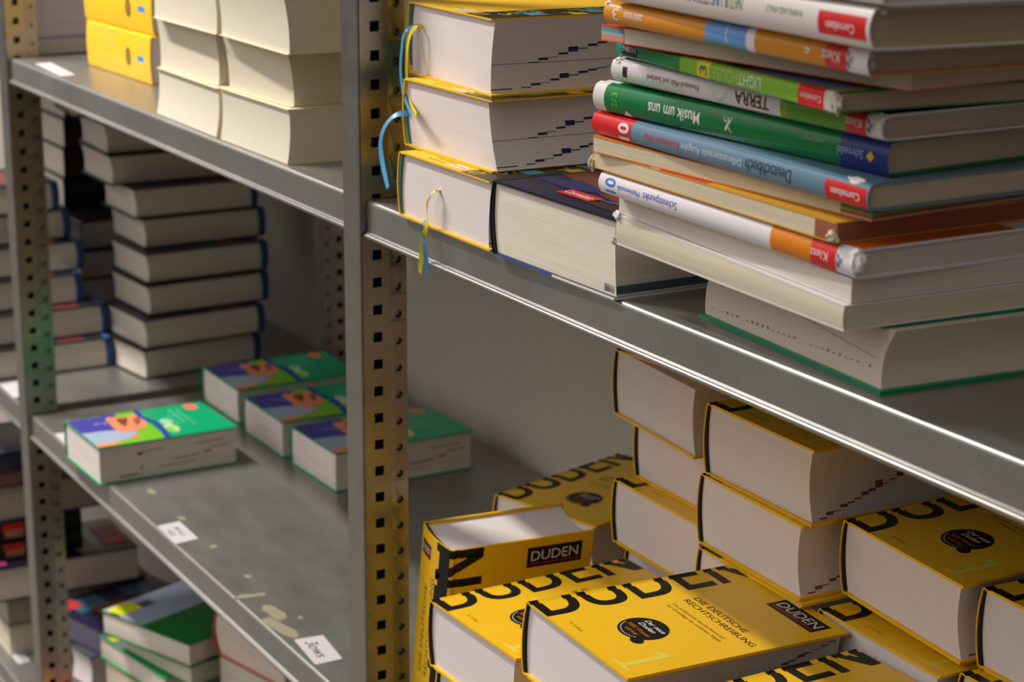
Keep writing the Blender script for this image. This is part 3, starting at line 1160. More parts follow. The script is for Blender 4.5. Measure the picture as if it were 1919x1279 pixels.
# lean the page block sideways
blk = [c for c in g1.children if c.name.startswith('page_block')][0]
for v in blk.data.vertices:
    t = v.co.z / (43 * MM)
    v.co.x += (14 * t - 6 * math.sin(t * math.pi)) * MM * 0.9
bm, mats = face_patches([([(q[0][0] + 12.6 * (q[0][2] / 43) - 5 * math.sin(q[0][2] / 43 * math.pi), q[0][1], q[0][2])] + [(c[0] + 12.6 * (c[2] / 43) - 5 * math.sin(c[2] / 43 * math.pi), c[1], c[2]) for c in q[1:]], m) for q, m in dots(gbk)])
for v in bm.verts:
    v.co = v.co * MM
    v.co.y = 3.2 * MM
link_mesh('edge_marks', bm, mats, blk, smooth=False)

# 2, 3 white paperbacks, spine to the back
pile('white_paperback', 'second book of the tall pile, yellowed pages between white covers', '+y', (427, -20), (689, -29), -119, 21, -119.5, 15.5, 196,
     color=(226, 218, 214), page=(212, 202, 178), hard=False, bulge=0.5, conc=-1.0, skew=0, joint=4, ct=1.3)
pile('white_textbook', 'third book of the tall pile, pale page edge with a thin green line below', '+y', (424, -17), (688, -24), -97.5, 14, -103.5, 14.5, 190,
     color=(232, 226, 222), page=(216, 206, 194), hard=False, bulge=0.5, conc=0, skew=0, joint=4, ct=0.8,
     patches=lambda bk: [([(bk.fore(1) + 0.3, bk.H * 0.55, 0.05), (bk.fore(1) + 0.3, bk.H, 0.05), (bk.fore(1) + 0.3, bk.H, 0.7), (bk.fore(1) + 0.3, bk.H * 0.55, 0.6)], ink((46, 60, 30), 0.6))])


def schnitt(bk):
    blue = ink((44, 96, 190), 0.35); mb = ink((70, 120, 190), 0.35)
    o = [sp_band(bk, 0.70, 0.845, ink((222, 130, 22), 0.3), curve=-3), sp_band(bk, 0.845, 0.93, RD, 1, curve=-3)]
    o += [sp_text(bk, 'Klett', 0.855, 0.915, 5.0, WH, 2, 0, 0.0), sp_text(bk, 'Schnittpunkt', 0.20, 0.345, 5.2, blue, 1, 0.5, 0.0),
          sp_text(bk, 'Mathematik', 0.085, 0.185, 3.8, mb, 1, 0.5, 0.0), sp_up(bk, '10', 0.03, 0.075, 11, mb, 1, 0.5)]
    o += klett_mark(bk, 0.955, 1.0)
    o.append(sh(rect(4, 0, 120, 30), ink((196, 96, 16), 0.4)))
    return o


sc, sbk, sf = pile('mathematics_textbook', 'white-spined mathematics textbook lettered Schnittpunkt 10 with orange band', '-y', (424, -30), (694, -25), -83, 15.5, -88.5, 18,
                   196, color=(228, 222, 226), page=(206, 198, 194), shapes=schnitt, bulge=3.5, conc=2, joint=7, dip=0.5, ct=1.6, inset=2.0, print_name='spine_print')
# 5, 6 worn yellow books showing fore edges
def b5_marks(bk):
    o = []
    pk = ink((186, 126, 96), 0.8)
    u = bk.fore(5) + 0.5
    o.append(([(bk.Wd - 2, bk.H - 22, 1.4), (bk.Wd - 2, bk.H - 0.2, 1.4), (bk.Wd - 2, bk.H - 0.2, bk.T - 1.4), (bk.Wd - 2, bk.H - 22, bk.T - 1.4)], pk))
    return o


def edge_stripes(cols, vend, span=18):
    """colour stripes printed on the near head edge and round the corner of the fore edge"""
    def g(bk):
        o = []
        n = len(cols)
        for i, (f0, f1, c) in enumerate(cols):
            w0, w1 = bk.T * f0, bk.T * f1
            w0 = max(w0, bk.ct + 0.1); w1 = min(w1, bk.T - bk.ct - 0.1)
            m = ink(c, 0.8)
            vv = (bk.H - 0.2) if vend else 0.2
            vo = bk.H + 0.05 if vend else -0.05
            o.append(([(2, vo, w0), (bk.Wd - 1.2, vo, w0), (bk.Wd - 1.2, vo, w1), (2, vo, w1)], m))
            va = bk.H - span if vend else span
            o.append(([(bk.fore(w0) + 0.25, va, w0), (bk.fore(w0) + 0.25, vv, w0), (bk.fore(w1) + 0.25, vv, w1), (bk.fore(w1) + 0.25, va, w1)], m))
        return o
    return g


def b5_cover(bk):
    o = [sh(rect(5, bk.H * 0.30, bk.Wd - 0.3, bk.H * 0.50), ink((206, 52, 36), 0.25)), sh(rect(bk.Wd - 40, 0.3, bk.Wd - 0.3, bk.H * 0.26), ink((120, 116, 124), 0.3)),
         sh(rect(bk.Wd - 30, bk.H * 0.26, bk.Wd - 0.3, bk.H * 0.30), ink((214, 204, 198), 0.3))]
    return o


pile('worn_yellow_textbook', 'battered textbook with yellow and red cover and frayed corner, above the Schnittpunkt spine', '+y', (415, -32), (678, -29), -66.5, 11.5, -70, 12.5, 192,
     color=(220, 160, 30), page=OLDPAGE, hard=False, bulge=0.5, conc=0.0, joint=4, ct=0.7, shapes=b5_cover,
     patches=edge_stripes([(0.08, 0.5, (150, 84, 62)), (0.5, 0.94, (160, 92, 66))], True, 20))
pile('orange_paperback', 'curl-edged orange paperback under the Deutschbuch, its page corner striped blue, green and red', '+y', (420, -36), (687, -11), -54.7, 11.3, -57.2, 8.7, 192,
     color=(226, 130, 44), page=OLDPAGE, hard=False, bulge=0.5, conc=0.0, joint=4, ct=0.6,
     patches=edge_stripes([(0.05, 0.2, (190, 176, 160)), (0.2, 0.42, (170, 90, 66)), (0.42, 0.56, (150, 160, 70)), (0.56, 0.76, (70, 120, 96)), (0.76, 0.96, (60, 100, 116))], True, 26))


def deutsch(bk):
    rl = ink((200, 70, 84), 0.35)
    o = [sp_band(bk, 0.0, 0.165, RD, curve=1.5), sp_up(bk, '10', 0.108, 0.150, 12, WH, 1, -0.5, 0.03),
         sp_text(bk, 'Rheinland-Pfalz', 0.212, 0.352, 4.6, rl, 1, 0, 0.0), sp_text(bk, 'Differenzierende Ausgabe', 0.362, 0.585, 4.6, ink((206, 212, 216), 0.35), 1, 0, 0.0),
         sp_text(bk, 'Deutschbuch', 0.60, 0.755, 8.0, ink((40, 50, 58), 0.35), 1, 0, 0.0),
         sp_band(bk, 0.865, 0.995, RD, 0, bk.smid - 7.4, bk.smid + 5.0), sp_text(bk, 'Cornelsen', 0.885, 0.975, 4.4, WH, 1, -1.2, 0.01)]
    return o


pile('german_textbook', 'grey-blue textbook lettered Deutschbuch with red number ten end', '-y', (418, -32), (701, -23), -43, 15.7, -48.0, 16.7, 190,
     color=(104, 136, 158), page=(206, 192, 170), shapes=deutsch, bulge=3.0, conc=2, joint=7, dip=0.5, ct=1.6, inset=2.0, print_name='spine_print')


def musik(bk):
    o = [sp_band(bk, 0.0, 0.045, ink((220, 216, 212), 0.5), curve=1.0), sp_band(bk, 0.855, 1.0, ink((34, 50, 124), 0.3), curve=-4)]
    o += [sp_up(bk, '2/3', 0.07, 0.093, 11, ink((120, 190, 60), 0.35), 1, 0, 0.0), sp_text(bk, 'Musik um uns', 0.215, 0.405, 8.2, WH, 1, 0, 0.012),
          sp_text(bk, 'westermann', 0.745, 0.82, 3.6, ink((120, 176, 120), 0.35), 1, 2.5, 0.0), sp_text(bk, 'Schroedel', 0.862, 0.94, 5.0, ink((170, 178, 206), 0.35), 1, 0.0, 0.0)]
    v = fr(bk, 0.962)
    o.append(sh(poly([(bk.smid - 3, v), (bk.smid, v - 3.4), (bk.smid + 3, v), (bk.smid, v + 3.4)]), ink((230, 176, 40), 0.35), 1))
    # leaping figure
    v = fr(bk, 0.503); s = bk.smid + 1
    for pts, wd in (([(6, -6), (2, -4), (-1.5, 0), (-5.5, 3)], (0.8, 2.2, 3.2, 2.4)), ([(5.5, 1), (3.5, -1.5), (1, -2)], (0.6, 1.5, 2)), ([(-1, 1), (-3.5, -3), (-7, -6.5)], (2.6, 1.8, 0.7)),
                    ([(1.5, 0.5), (2.5, 5), (5.5, 6.5)], (1.8, 1.0, 0.6))):
        vs, ts = stroke([(s + a * 0.8, v + b_ * 0.62) for a, b_ in pts], [w_ * 0.6 for w_ in wd])
        o.append((vs, ts, WH, 1, 'leaping_figure'))
    # torn corner showing white board
    v = fr(bk, 0.13)
    o.append(sh(poly([(bk.smid - 11.5, v + 7), (bk.smid - 5.5, v + 1), (bk.smid - 8, v - 3), (bk.smid - 12, v - 4)]), WH, 1))
    o.append(sh(rect(4, bk.H - 16, 9, bk.H - 1), WH, 1))
    return o


pile('music_textbook', 'green music textbook lettered Musik um uns with navy publisher end', '-y', (420, -32), (693, -6), -26.8, 20.0, -30.8, 21.5, 205,
     color=(14, 122, 62), page=(198, 184, 166), shapes=musik, bulge=4.0, conc=2, joint=8, dip=0.5, ct=1.8, inset=2.0, print_name='spine_print', rough=0.2)


def terra(bk):
    dr = ink((88, 22, 22), 0.35)
    o = [sp_band(bk, 0.66, 0.88, ink((96, 152, 30), 0.3), curve=-1.5), sp_band(bk, 0.66, 0.685, ink((128, 158, 40), 0.3), 1, curve=-1.5), sp_band(bk, 0.88, 0.945, RD, curve=-1.5),
         sp_band(bk, 0.02, 0.3, ink((196, 214, 200), 0.3), 0, bk.smid - 7, bk.smid - 1),
         sp_text(bk, 'Klett', 0.886, 0.938, 4.8, WH, 2, 0, 0.0), sp_text(bk, 'Rheinland-Pfalz und Saarland', 0.155, 0.365, 3.6, ink((130, 60, 56), 0.35), 1, 0, 0.0),
         sp_text(bk, 'TERRA', 0.50, 0.625, 8.0, dr, 1, -0.5, 0.02), sp_up(bk, '1', 0.05, 0.07, 7, ink((60, 30, 30), 0.35), 1, 0, 0.0)]
    for k in range(5):
        v = fr(bk, 0.43 + 0.015 * k); pts = [(bk.smid + 5 * math.cos(t / 3.0 + k), v + 6 * math.sin(t / 2.0)) for t in range(9)]
        vs, ts = stroke(pts, 0.3); o.append((vs, ts, ink((190, 190, 188), 0.4), 1))
    o += klett_mark(bk, 0.965, 1.1)
    o.append(sh(rect(5, 2, bk.Wd - 2, bk.H - 4), ink((40, 24, 24), 0.3)))
    for k in range(16):
        a = bk.H - 8 - k * 5
        o.append(sh(poly([(6, a), (14, a - 3), (18, a - 9), (8, a - 6)]), ink([(200, 190, 180), (150, 96, 52), (70, 100, 150)][k % 3], 0.3), 1))
    return o


pile('geography_textbook', 'white and green geography textbook lettered TERRA', '-y', (435, -29), (705, -19), -5.0, 15.5, -7.5, 15.0, 190,
     color=(222, 218, 218), page=(192, 178, 168), shapes=terra, bulge=3.0, conc=2, joint=7, dip=0.4, ct=1.4, inset=2.0, print_name='spine_print')


def light(bk):
    o = [sp_band(bk, 0.33, 1.0, ink((128, 182, 50), 0.3)), sp_band(bk, 0.0, 0.05, ink((20, 140, 110), 0.3)), sp_band(bk, 0.415, 0.475, ink((228, 206, 50), 0.3), 1), sp_band(bk, 0.86, 0.965, RD, 1),
         sp_band(bk, 0.965, 1.0, ink((206, 194, 186), 0.6), 1),
         sp_band(bk, 0.03, 0.11, ink((26, 26, 26), 0.35), 1, bk.smid - 4, bk.smid + 5.5),
         sp_text(bk, 'ENGLISH G', 0.035, 0.105, 3.6, WH, 2, 1, 0.0), sp_text(bk, 'LIGHT', 0.605, 0.705, 7.0, WH, 1, 0, 0.0), sp_text(bk, 'HOUSE', 0.49, 0.605, 7.0, ink((186, 214, 120), 0.3), 1, 0, -0.01),
         sp_up(bk, '3', 0.428, 0.462, 6, ink((34, 130, 90), 0.3), 2, 0, 0.02), sp_text(bk, 'Cornelsen', 0.87, 0.955, 3.6, WH, 2, 0, 0.0)]
    H = bk.H
    o += [sh(rect(5, 0.5, bk.Wd - 1, fr(bk, 0.6)), ink((96, 128, 178), 0.3)), sh(rect(5, fr(bk, 0.6), bk.Wd - 1, fr(bk, 0.5)), ink((88, 80, 76), 0.3)), sh(rect(5, fr(bk, 0.5), bk.Wd - 1, fr(bk, 0.4)), ink((196, 176, 70), 0.3)),
          sh(rect(5, 0.5, bk.Wd - 1, 14), ink((130, 170, 60), 0.3), 1)]
    return o


pile('english_textbook', 'green English textbook lettered LIGHTHOUSE 3 with a crushed corner', '-y', (437, -28), (699, -51), 12.2, 9.5, 9.8, 11.5, 190,
     color=(30, 140, 74), page=(190, 178, 156), shapes=light, hard=False, bulge=0.8, conc=0, joint=5, ct=0.8, print_name='spine_print', rough=0.2)
pile('orange_atlas', 'book turned page-side out with red-orange cover and colour-striped left corner', '+y', (448, -48), (726, -20), 24.0, 10.4, 23.0, 10.8, 190,
     color=(226, 78, 28), page=(206, 198, 178), hard=False, bulge=0.5, conc=0, joint=4, ct=0.5,
     patches=edge_stripes([(0.08, 0.45, (212, 150, 120)), (0.45, 0.6, (150, 190, 184)), (0.6, 0.78, (110, 150, 172)), (0.78, 0.94, (130, 134, 146))], False, 24))


def zeit(bk):
    blu = ink((104, 154, 212), 0.3)
    o = [sp_band(bk, 0.425, 0.585, blu, curve=-4), sp_band(bk, 0.585, 0.617, WH, 1, curve=-4), sp_band(bk, 0.862, 0.932, RD, curve=-4), sp_band(bk, 0.932, 1.0, WH, curve=-4),
         sp_band(bk, 0.508, 0.511, WH, 1, curve=-4),
         sp_band(bk, 0.425, 0.545, ink((86, 150, 146), 0.3), 1, bk.sback + 2, bk.smid - 4.5),
         sp_text(bk, 'zeitreise', 0.095, 0.178, 5.6, WH, 1, 0, 0.006), sp_text(bk, '3', 0.043, 0.069, 8.0, WH, 1, 0, 0.0), sp_text(bk, 'c', 0.808, 0.826, 4.5, WH, 1, 0, 0.02),
         sp_text(bk, 'Klett', 0.866, 0.925, 5.6, WH, 2, 0, 0.0)]
    o += klett_mark(bk, 0.958, 1.2)
    o.append(sh(rect(5, bk.H * 0.37, 60, bk.H * 0.57), ink((50, 74, 140), 0.3)))
    return o


pile('history_textbook', 'ochre history textbook lettered zeitreise 3 with a blue block on its spine', '-y', (461, -51), (744, -65), 36.4, 14.5, 36.0, 15.5, 190,
     color=(214, 140, 26), page=(188, 172, 154), shapes=zeit, bulge=3.5, conc=2, joint=7, dip=0.4, ct=1.3, inset=2.0, print_name='spine_print')


def natur(bk):
    pr = ink((116, 60, 130), 0.35); bl = ink((40, 110, 160), 0.35); gr = ink((60, 130, 80), 0.35)
    o = [sp_text(bk, 'NATUR', 0.505, 0.573, 6.6, gr, 1, 1, 0.0), sp_text(bk, 'UND', 0.450, 0.497, 6.6, bl, 1, 1, 0.0), sp_text(bk, 'TECHNIK', 0.352, 0.446, 6.6, pr, 1, 1, 0.0),
         sp_text(bk, 'RHEINLAND-PFALZ', 0.66, 0.785, 3.6, ink((120, 160, 100), 0.35), 1, 2, 0.0),
         sp_band(bk, 0.838, 0.99, ink((198, 24, 30), 0.3), 0, bk.smid - 6.5, bk.smid + 6.0), sp_text(bk, 'Cornelsen', 0.865, 0.955, 4.8, WH, 1, -1.5, 0.0)]
    return o


pile('science_textbook', 'thick white science textbook lettered NATUR UND TECHNIK with red publisher patch', '-y', (474, -57), (768, -81), 52.7, 23.0, 52.8, 22.5, 192,
     color=(212, 202, 196), page=(182, 166, 140), shapes=natur, bulge=4.0, conc=2, joint=7, dip=0.5, ct=1.8, inset=2.5, print_name='spine_print', rough=0.4)
pile('white_hardcover', 'topmost book of the tall pile, cut by the top edge of the picture', '-y', (490, -66), (778, -84), 76.5, 18.0, 76.5, 18.0, 196,
     color=(216, 208, 204), page=(190, 178, 160), bulge=3.0, conc=2, joint=7, dip=0.4, ct=1.8, inset=2.0)

# ------------------------------------------------------------------ left bay, upper shelf
CG = 'thick cream page stacks on the upper left shelf'
for lb_, x, y, z, rz, a, T, sk in (
        ('bottom cream book of the right column, next to the middle post', -360, -4, UP, 0.9, 168, 53, -3),
        ('middle cream book of the right column', -352, 0, UP + 53.4, 2.6, 150, 54.5, 6),
        ('top cream book of the right column, cut by the picture edge', -345, -9, UP + 108.3, -1.2, 182, 55, 5),
        ('bottom cream book of the left column, beside the yellow spines', -559, -1, UP, -0.6, 186, 51, -4),
        ('middle cream book of the left column, partly shaded by the one above', -556, 1, UP + 51.4, 1.4, 166, 55.5, 3),
        ('top cream book of the left column', -541, -9, UP + 107.3, 0.3, 183, 55, 3)):
    place_book('cream_paperback', lb_, 'book', '+y', a, 200, T, (x, y, z), rz=rz, color=(228, 214, 180), page=CREAM, hard=False, group=CG,
               bulge=0.5, conc=2.0, skew=sk, joint=5, ct=0.7, contrast=0.07)


def yspine(bk):
    g = ink((206, 176, 120), 0.4); d = ink((92, 78, 34), 0.4); b_ = ink((60, 140, 200), 0.4)
    s = bk.smid
    H = bk.H
    o = [sh(text('Woerterbuch', s + 20, H * 0.94, H * 0.42, 5, 3, 0.0), g), sh(text('Deutsch', s + 8, H * 0.94, H * 0.40, 5, 3, 0.0), g), sh(text('neu', s - 6, H * 0.93, H * 0.1, 4, 3, 0.0), g)]
    o += [sh(ell(s - 2, H * 0.33, 11.5, 9.0, 20), d), sh(ell(s - 2, H * 0.33, 8.0, 5.0, 20), ink((150, 122, 40), 0.4), 1), sh(rect(s - 4, H * 0.09, s + 3, H * 0.19), b_), sh(ell(s + 14, H * 0.12, 3.5, 5), g)]
    return o


# these read left to right, so the spine text runs with +x
for lb_, z, x, y, rz in (('lower of the two yellow-spined dictionaries with an oval emblem', UP, -1000, 62, 1.8), ('upper of the two yellow-spined dictionaries with an oval emblem', UP + 59.4, -1004, 62, 3.2)):
    place_book('yellow_spined_dictionary', lb_, 'dictionary', '-y', 224, 150, 59, (x, y, z), rz=rz, color=(250, 194, 44), group='yellow-spined dictionaries on the upper left shelf',
               shapes=yspine, bulge=2.0, conc=2, joint=7, dip=0.6, ct=2.0, inset=3, print_name='spine_print')

# far bay upper shelf: whitish stack behind the left post
for lb_, z, T, pc, cc in (('lower pale book of the small stack behind the left post, top shelf', UP, 20, (206, 196, 190), (206, 200, 200)),
                          ('upper thick pale book of the small stack behind the left post', UP + 20.4, 66, (208, 196, 200), (108, 106, 150))):
    place_book('pale_textbook', lb_, 'textbook', '-x', 170, 230, T, (-1310, -4, z), rz=3, color=cc, page=pc, group='pale books behind the left post',
               bulge=2, conc=0.5, joint=6, ct=1.8, inset=1.0)

# ------------------------------------------------------------------ green dictionaries, left middle shelf
def green_cover(bk):
    o = []
    f = lambda shp, rgb, l=0: o.append(sh(shp, ink(rgb, 0.3), l))
    W_, H_ = bk.Wd, bk.H
    f(rect(0.5, 1, W_ - .5, 92), (112, 178, 36))
    f(poly([(0.5, 10), (8, 1), (W_ * 0.62, 1), (W_ * 0.66, 30), (W_ * 0.4, 64), (0.5, 66)]), (70, 64, 150), 1)
    f(poly([(W_ * 0.50, 1), (W_ - 12, 1), (W_ - 14, 24), (W_ * 0.86, 50), (W_ * 0.72, 66), (W_ * 0.58, 60), (W_ * 0.52, 30)]), (152, 168, 188), 2)
    f(poly([(W_ - 12, 1), (W_ - 1, 1), (W_ - 2, 20), (W_ - 12, 40), (W_ - 16, 20)]), (226, 140, 92), 3)
    f(poly([(W_ * 0.78, 52), (W_ * 0.88, 50), (W_ * 0.86, 62), (W_ * 0.76, 66)]), (206, 130, 96), 3)
    f(poly([(14, 52), (22, 48), (W_ * 0.62, 44), (W_ * 0.66, 62), (W_ * 0.6, 84), (30, 98), (16, 92), (24, 74)]), (222, 134, 96), 4)
    f(poly([(26, 62), (40, 58), (W_ * 0.5, 60), (44, 70), (28, 76)]), (120, 62, 40), 6)
    f(poly([(34, 80), (W_ * 0.5, 74), (W_ * 0.46, 82), (36, 90)]), (150, 84, 60), 6)
    f(text('xy', W_ * 0.30, 26, 22, 12, 1, 0.0), (150, 156, 200), 4)
    f(stroke([(0.8, 96), (W_ * 0.25, 92), (W_ * 0.5, 100), (W_ * 0.75, 98), (W_ - 0.8, 92)], 8), (40, 62, 150), 8)
    f(ell(W_ * 0.52, 114, 14, 8), (150, 200, 170), 1)
    f(ell(W_ * 0.74, 110, 18, 9), (190, 214, 150), 2)
    f(ell(W_ * 0.76, 108, 12, 6), (130, 196, 70), 3)
    f(text('Woerterbuch', 22, 142, 72, 5.5, 0, 0.0), (120, 206, 168), 1)
    f(text('Englisch', 22, 133, 60, 5.5, 0, 0.0), (120, 206, 168), 1)
    f(text('Schule', 40, 124, 50, 3.5, 0, 0.0), (120, 206, 168), 1)
    f(ell(20, 166, 14, 9), (224, 112, 92), 1)
    return o


def green_marks(bk):
    r = ink((150, 70, 66), 0.85); r2 = ink((150, 116, 104), 0.85)
    o = []
    for v0, w0, l, h, m in ((52, 30, 7, 4, r), (60, 33, 4, 2, r2), (66, 34, 22, 1.2, r2), (100, 18, 34, 1.6, r2), (140, 21, 12, 2, r), (130, 34, 40, 1.5, r2), (54, 12, 6, 2.5, r2), (80, 11, 50, 1.0, r2), (28, 5, 24, 2.0, r2), (150, 26, 26, 1.2, r2)):
        u, u2 = bk.fore(w0) + .3, bk.fore(w0 + h) + .3
        o.append(([(u, v0, w0), (u, v0 + l, w0 + 1), (u2, v0 + l, w0 + h + 1), (u2, v0, w0 + h)], m))
    v = 1.2
    o.append(([(8, 2.4, 2.4), (24, 2.4, 2.4), (24, 2.4, 3.6), (8, 2.4, 3.6)], ink((80, 80, 170), 0.6)))
    return o


gp, gpb, _ = place_book('green_cover_dictionary', 'green dictionary with colourful cover lying alone at the shelf front', 'dictionary', '-x', 133, 187, 49.5, (-912, -22, MID),
                        rz=1.0, color=(0, 156, 104), page=(216, 206, 200), shapes=green_cover, patches=green_marks, group='green dictionaries on the left middle shelf', bulge=2.5, conc=2.0, skew=0, joint=6, dip=0.5, ct=1.6, inset=2.2)
for lb_, x, y, rz in (('rightmost green dictionary of the row, passing behind the middle post', -748, 226, 1.4), ('middle green dictionary of the three in a row', -906, 224, 0.3), ('leftmost green dictionary of the three in a row', -1074, 229, 0.1)):
    c = copy_tree(gp)
    c.location = W(x, y, MID); c.rotation_euler = (0, 0, math.radians(rz)); c['label'] = lb_
    if x == -748: c.scale = (1, 1.05, 1.03)

# ------------------------------------------------------------------ far bay, middle shelf: stacks with blue spines
BG = 'thick dark-covered dictionaries stacked on the far left shelf'
names = ['bottom', 'second', 'third', 'fourth', 'fifth', 'sixth', 'seventh', 'eighth', 'ninth']
data = [(-1211, 188, 8, 190), (-1210, 190, 5, 197), (-1229, 204, 4, 197), (-1240, 207, 3, 197), (-1273, 216, 2, 192), (-1275, 204, 1, 190), (-1312, 182, 0, 190), (-1322, 179, -2, 190), (-1400, 160, -4, 190)]
BSP = ink((52, 92, 150), 0.35)


def blue_spine(bk):
    return [sh(rect(bk.sback + 3, 1, bk.joint - 2, bk.H - 1), BSP), sh(rect(bk.Wd * 0.45, 4, bk.Wd - 1, bk.H - 4), ink((30, 30, 36), 0.3)), sh(rect(bk.Wd * 0.2, bk.H * 0.2, bk.Wd * 0.4, bk.H - 4), ink((110, 50, 52), 0.3))]


src = None
for k, (x, y, rz, b_) in enumerate(data):
    lbl = '%s dictionary from the bottom in the right stack beyond the left post' % names[k]
    a = 140
    r = math.radians(rz)
    ox, oy = x - a * math.cos(r), y - a * math.sin(r)
    if src is None:
        src, _, _ = place_book('thick_dictionary', lbl, 'dictionary', '+y', a, 197, 45.4, (ox, oy, MID), rz=rz, color=(40, 46, 50), page=(212, 202, 190), group=BG,
                               shapes=blue_spine, bulge=3, conc=3, skew=4, joint=12, dip=0.8, ct=2.2, inset=3, gap=7, lining=(40, 74, 128))
        o = src
    else:
        o = copy_tree(src)
    o['label'] = lbl
    o.location = W(ox, oy, MID + 45.9 * k); o.rotation_euler = (0, 0, r)
for k, (xf, y0, rz) in enumerate([(-1308, -24, 0.5), (-1330, -20, 2), (-1352, -50, 3), (-1372, -40, 3), (-1390, -52, 4), (-1388, -70, 2)]):
    lbl = '%s dictionary from the bottom in the left stack behind the left post' % names[k]
    o = copy_tree(src)
    o['label'] = lbl; o['group'] = 'dictionaries stacked directly behind the left post'
    r = math.radians(rz)
    o.location = W(xf - 140 * math.cos(r), y0 - 140 * math.sin(r), MID + 45.9 * k); o.rotation_euler = (0, 0, r)

# ------------------------------------------------------------------ left bottom shelf: green hardcovers and others
LG = 'books heaped on the lowest left shelf'


def lowcover(cols):
    def g(bk):
        o = []
        for k, (x0, y0, x1, y1, rgb) in enumerate(cols):
            o.append(sh(rect(x0 * bk.Wd, y0 * bk.H, x1 * bk.Wd, y1 * bk.H), ink(rgb, 0.3), k * 2))
        return o
    return g


place_book('green_hardcover', 'green hardcover on top of the low pile, pale picture at its left end', 'textbook', '+y', 184, 150, 33.5, (-1008, 44, -957), rz=21, color=(0, 110, 40), page=(218, 208, 198), group=LG,
           shapes=lowcover([(0.0, 0.0, 0.99, 0.46, (150, 160, 180)), (0.55, 0.10, 0.99, 0.2, (70, 74, 84)), (0.70, 0.02, 0.96, 0.2, (210, 214, 40))]), bulge=3, conc=-1, joint=7, ct=1.8, inset=2.5)
place_book('green_hardcover', 'second green hardcover from the top of the low pile', 'textbook', '+y', 176, 160, 32, (-1016, 74, -990), rz=13, color=(0, 120, 50), page=(200, 200, 176), group=LG,
           bulge=3, conc=-1, joint=7, ct=1.8, inset=2.5)
place_book('green_hardcover', 'third green hardcover with yellow tab at the picture bottom', 'textbook', '+y', 190, 165, 32, (-1078, 60, -1023), rz=10, color=(20, 168, 80), page=(214, 204, 196), group=LG,
           shapes=lowcover([(0.1, 0.0, 0.99, 0.38, (110, 122, 134)), (0.72, 0.08, 0.97, 0.18, (206, 206, 40)), (0.4, 0.55, 0.7, 0.8, (140, 210, 150))]), bulge=3, conc=-1, joint=7, ct=1.8, inset=2.5)
place_book('red_textbook', 'thick white-paged book with orange-red cover beside the green hardcovers', 'textbook', '-x', 150, 210, 60, (-832, 148, -942), rz=13, color=(206, 92, 52), page=(214, 200, 184), group=LG,
           bulge=9, conc=2, skew=-14, joint=7, ct=1.4, inset=2.0)
for k, (x, y, a, b_, T, zb, rz, col) in enumerate(((-1075, 60, 190, 190, 52, LOW, 6, (60, 84, 60)), (-1072, 64, 190, 190, 54, LOW + 52.4, 8, (120, 90, 60)),
                                                  (-838, 150, 150, 210, 62, LOW, 13, (120, 60, 50)), (-836, 150, 150, 210, 62, LOW + 62.4, 13, (60, 66, 84)), (-834, 149, 150, 210, 62, LOW + 124.8, 13, (130, 80, 60)))):
    place_book('textbook', 'book low in the bottom pile, almost wholly covered', 'textbook', '+y', a, b_, T, (x, y, zb), rz=rz, color=col, page=(206, 196, 180), group='covered books of the bottom pile', bulge=2, conc=0, joint=6, ct=1.8, inset=2)

# far bay bottom shelf
FG = 'dark-covered books on the far bottom shelf'
zb = LOW
for lb_, T, x, y, rz, col, pg, cols in (
        ('lowest book of the dim far stack, plain pale pages', 50, -1535, 10, 0, (196, 186, 166), (206, 196, 176), None),
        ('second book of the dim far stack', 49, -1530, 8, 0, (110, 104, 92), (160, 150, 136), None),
        ('book with black, pink and green cover in the far stack', 54, -1515, -8, -1, (20, 20, 34), (208, 196, 182),
         [(0.5, 0.03, 0.9, 0.10, (176, 60, 110)), (0.2, 0.12, 0.7, 0.22, (110, 140, 40)), (0.3, 0.26, 0.7, 0.34, (190, 120, 40)), (0.1, 0.6, 0.9, 0.72, (110, 90, 84)), (0.2, 0.80, 0.8, 0.97, (190, 24, 24))]),
        ):
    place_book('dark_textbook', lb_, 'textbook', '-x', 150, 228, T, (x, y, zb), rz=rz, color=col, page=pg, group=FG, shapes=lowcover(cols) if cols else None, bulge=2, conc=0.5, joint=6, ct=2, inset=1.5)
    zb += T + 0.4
for k, (T, col) in enumerate(((30, (24, 22, 24)), (34, (20, 20, 22)))):
    place_book('black_spined_book', ('lower' if k == 0 else 'upper') + ' black-spined book with red patch at the left picture edge', 'textbook', '+x', 160, 150, T, (-1556, -12, zb), rz=0, color=col, group=FG,
               shapes=lambda bk: [sh(rect(bk.smid - 11, bk.H * 0.62, bk.smid + 11, bk.H * 0.82), ink((168, 112, 84), 0.5)), sh(rect(bk.smid + 2, bk.H * 0.62, bk.smid + 11, bk.H * 0.84), ink((170, 16, 16), 0.4), 1)],
               bulge=2, conc=0, joint=6, ct=2, inset=2, print_name='spine_print')
    zb += T + 0.4
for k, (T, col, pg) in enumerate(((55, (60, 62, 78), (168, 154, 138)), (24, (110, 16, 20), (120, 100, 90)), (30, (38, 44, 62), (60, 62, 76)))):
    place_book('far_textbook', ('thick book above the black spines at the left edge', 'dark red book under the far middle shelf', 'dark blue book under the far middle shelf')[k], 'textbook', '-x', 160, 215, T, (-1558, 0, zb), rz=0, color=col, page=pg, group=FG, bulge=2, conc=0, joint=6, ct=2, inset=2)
    zb += T + 0.4

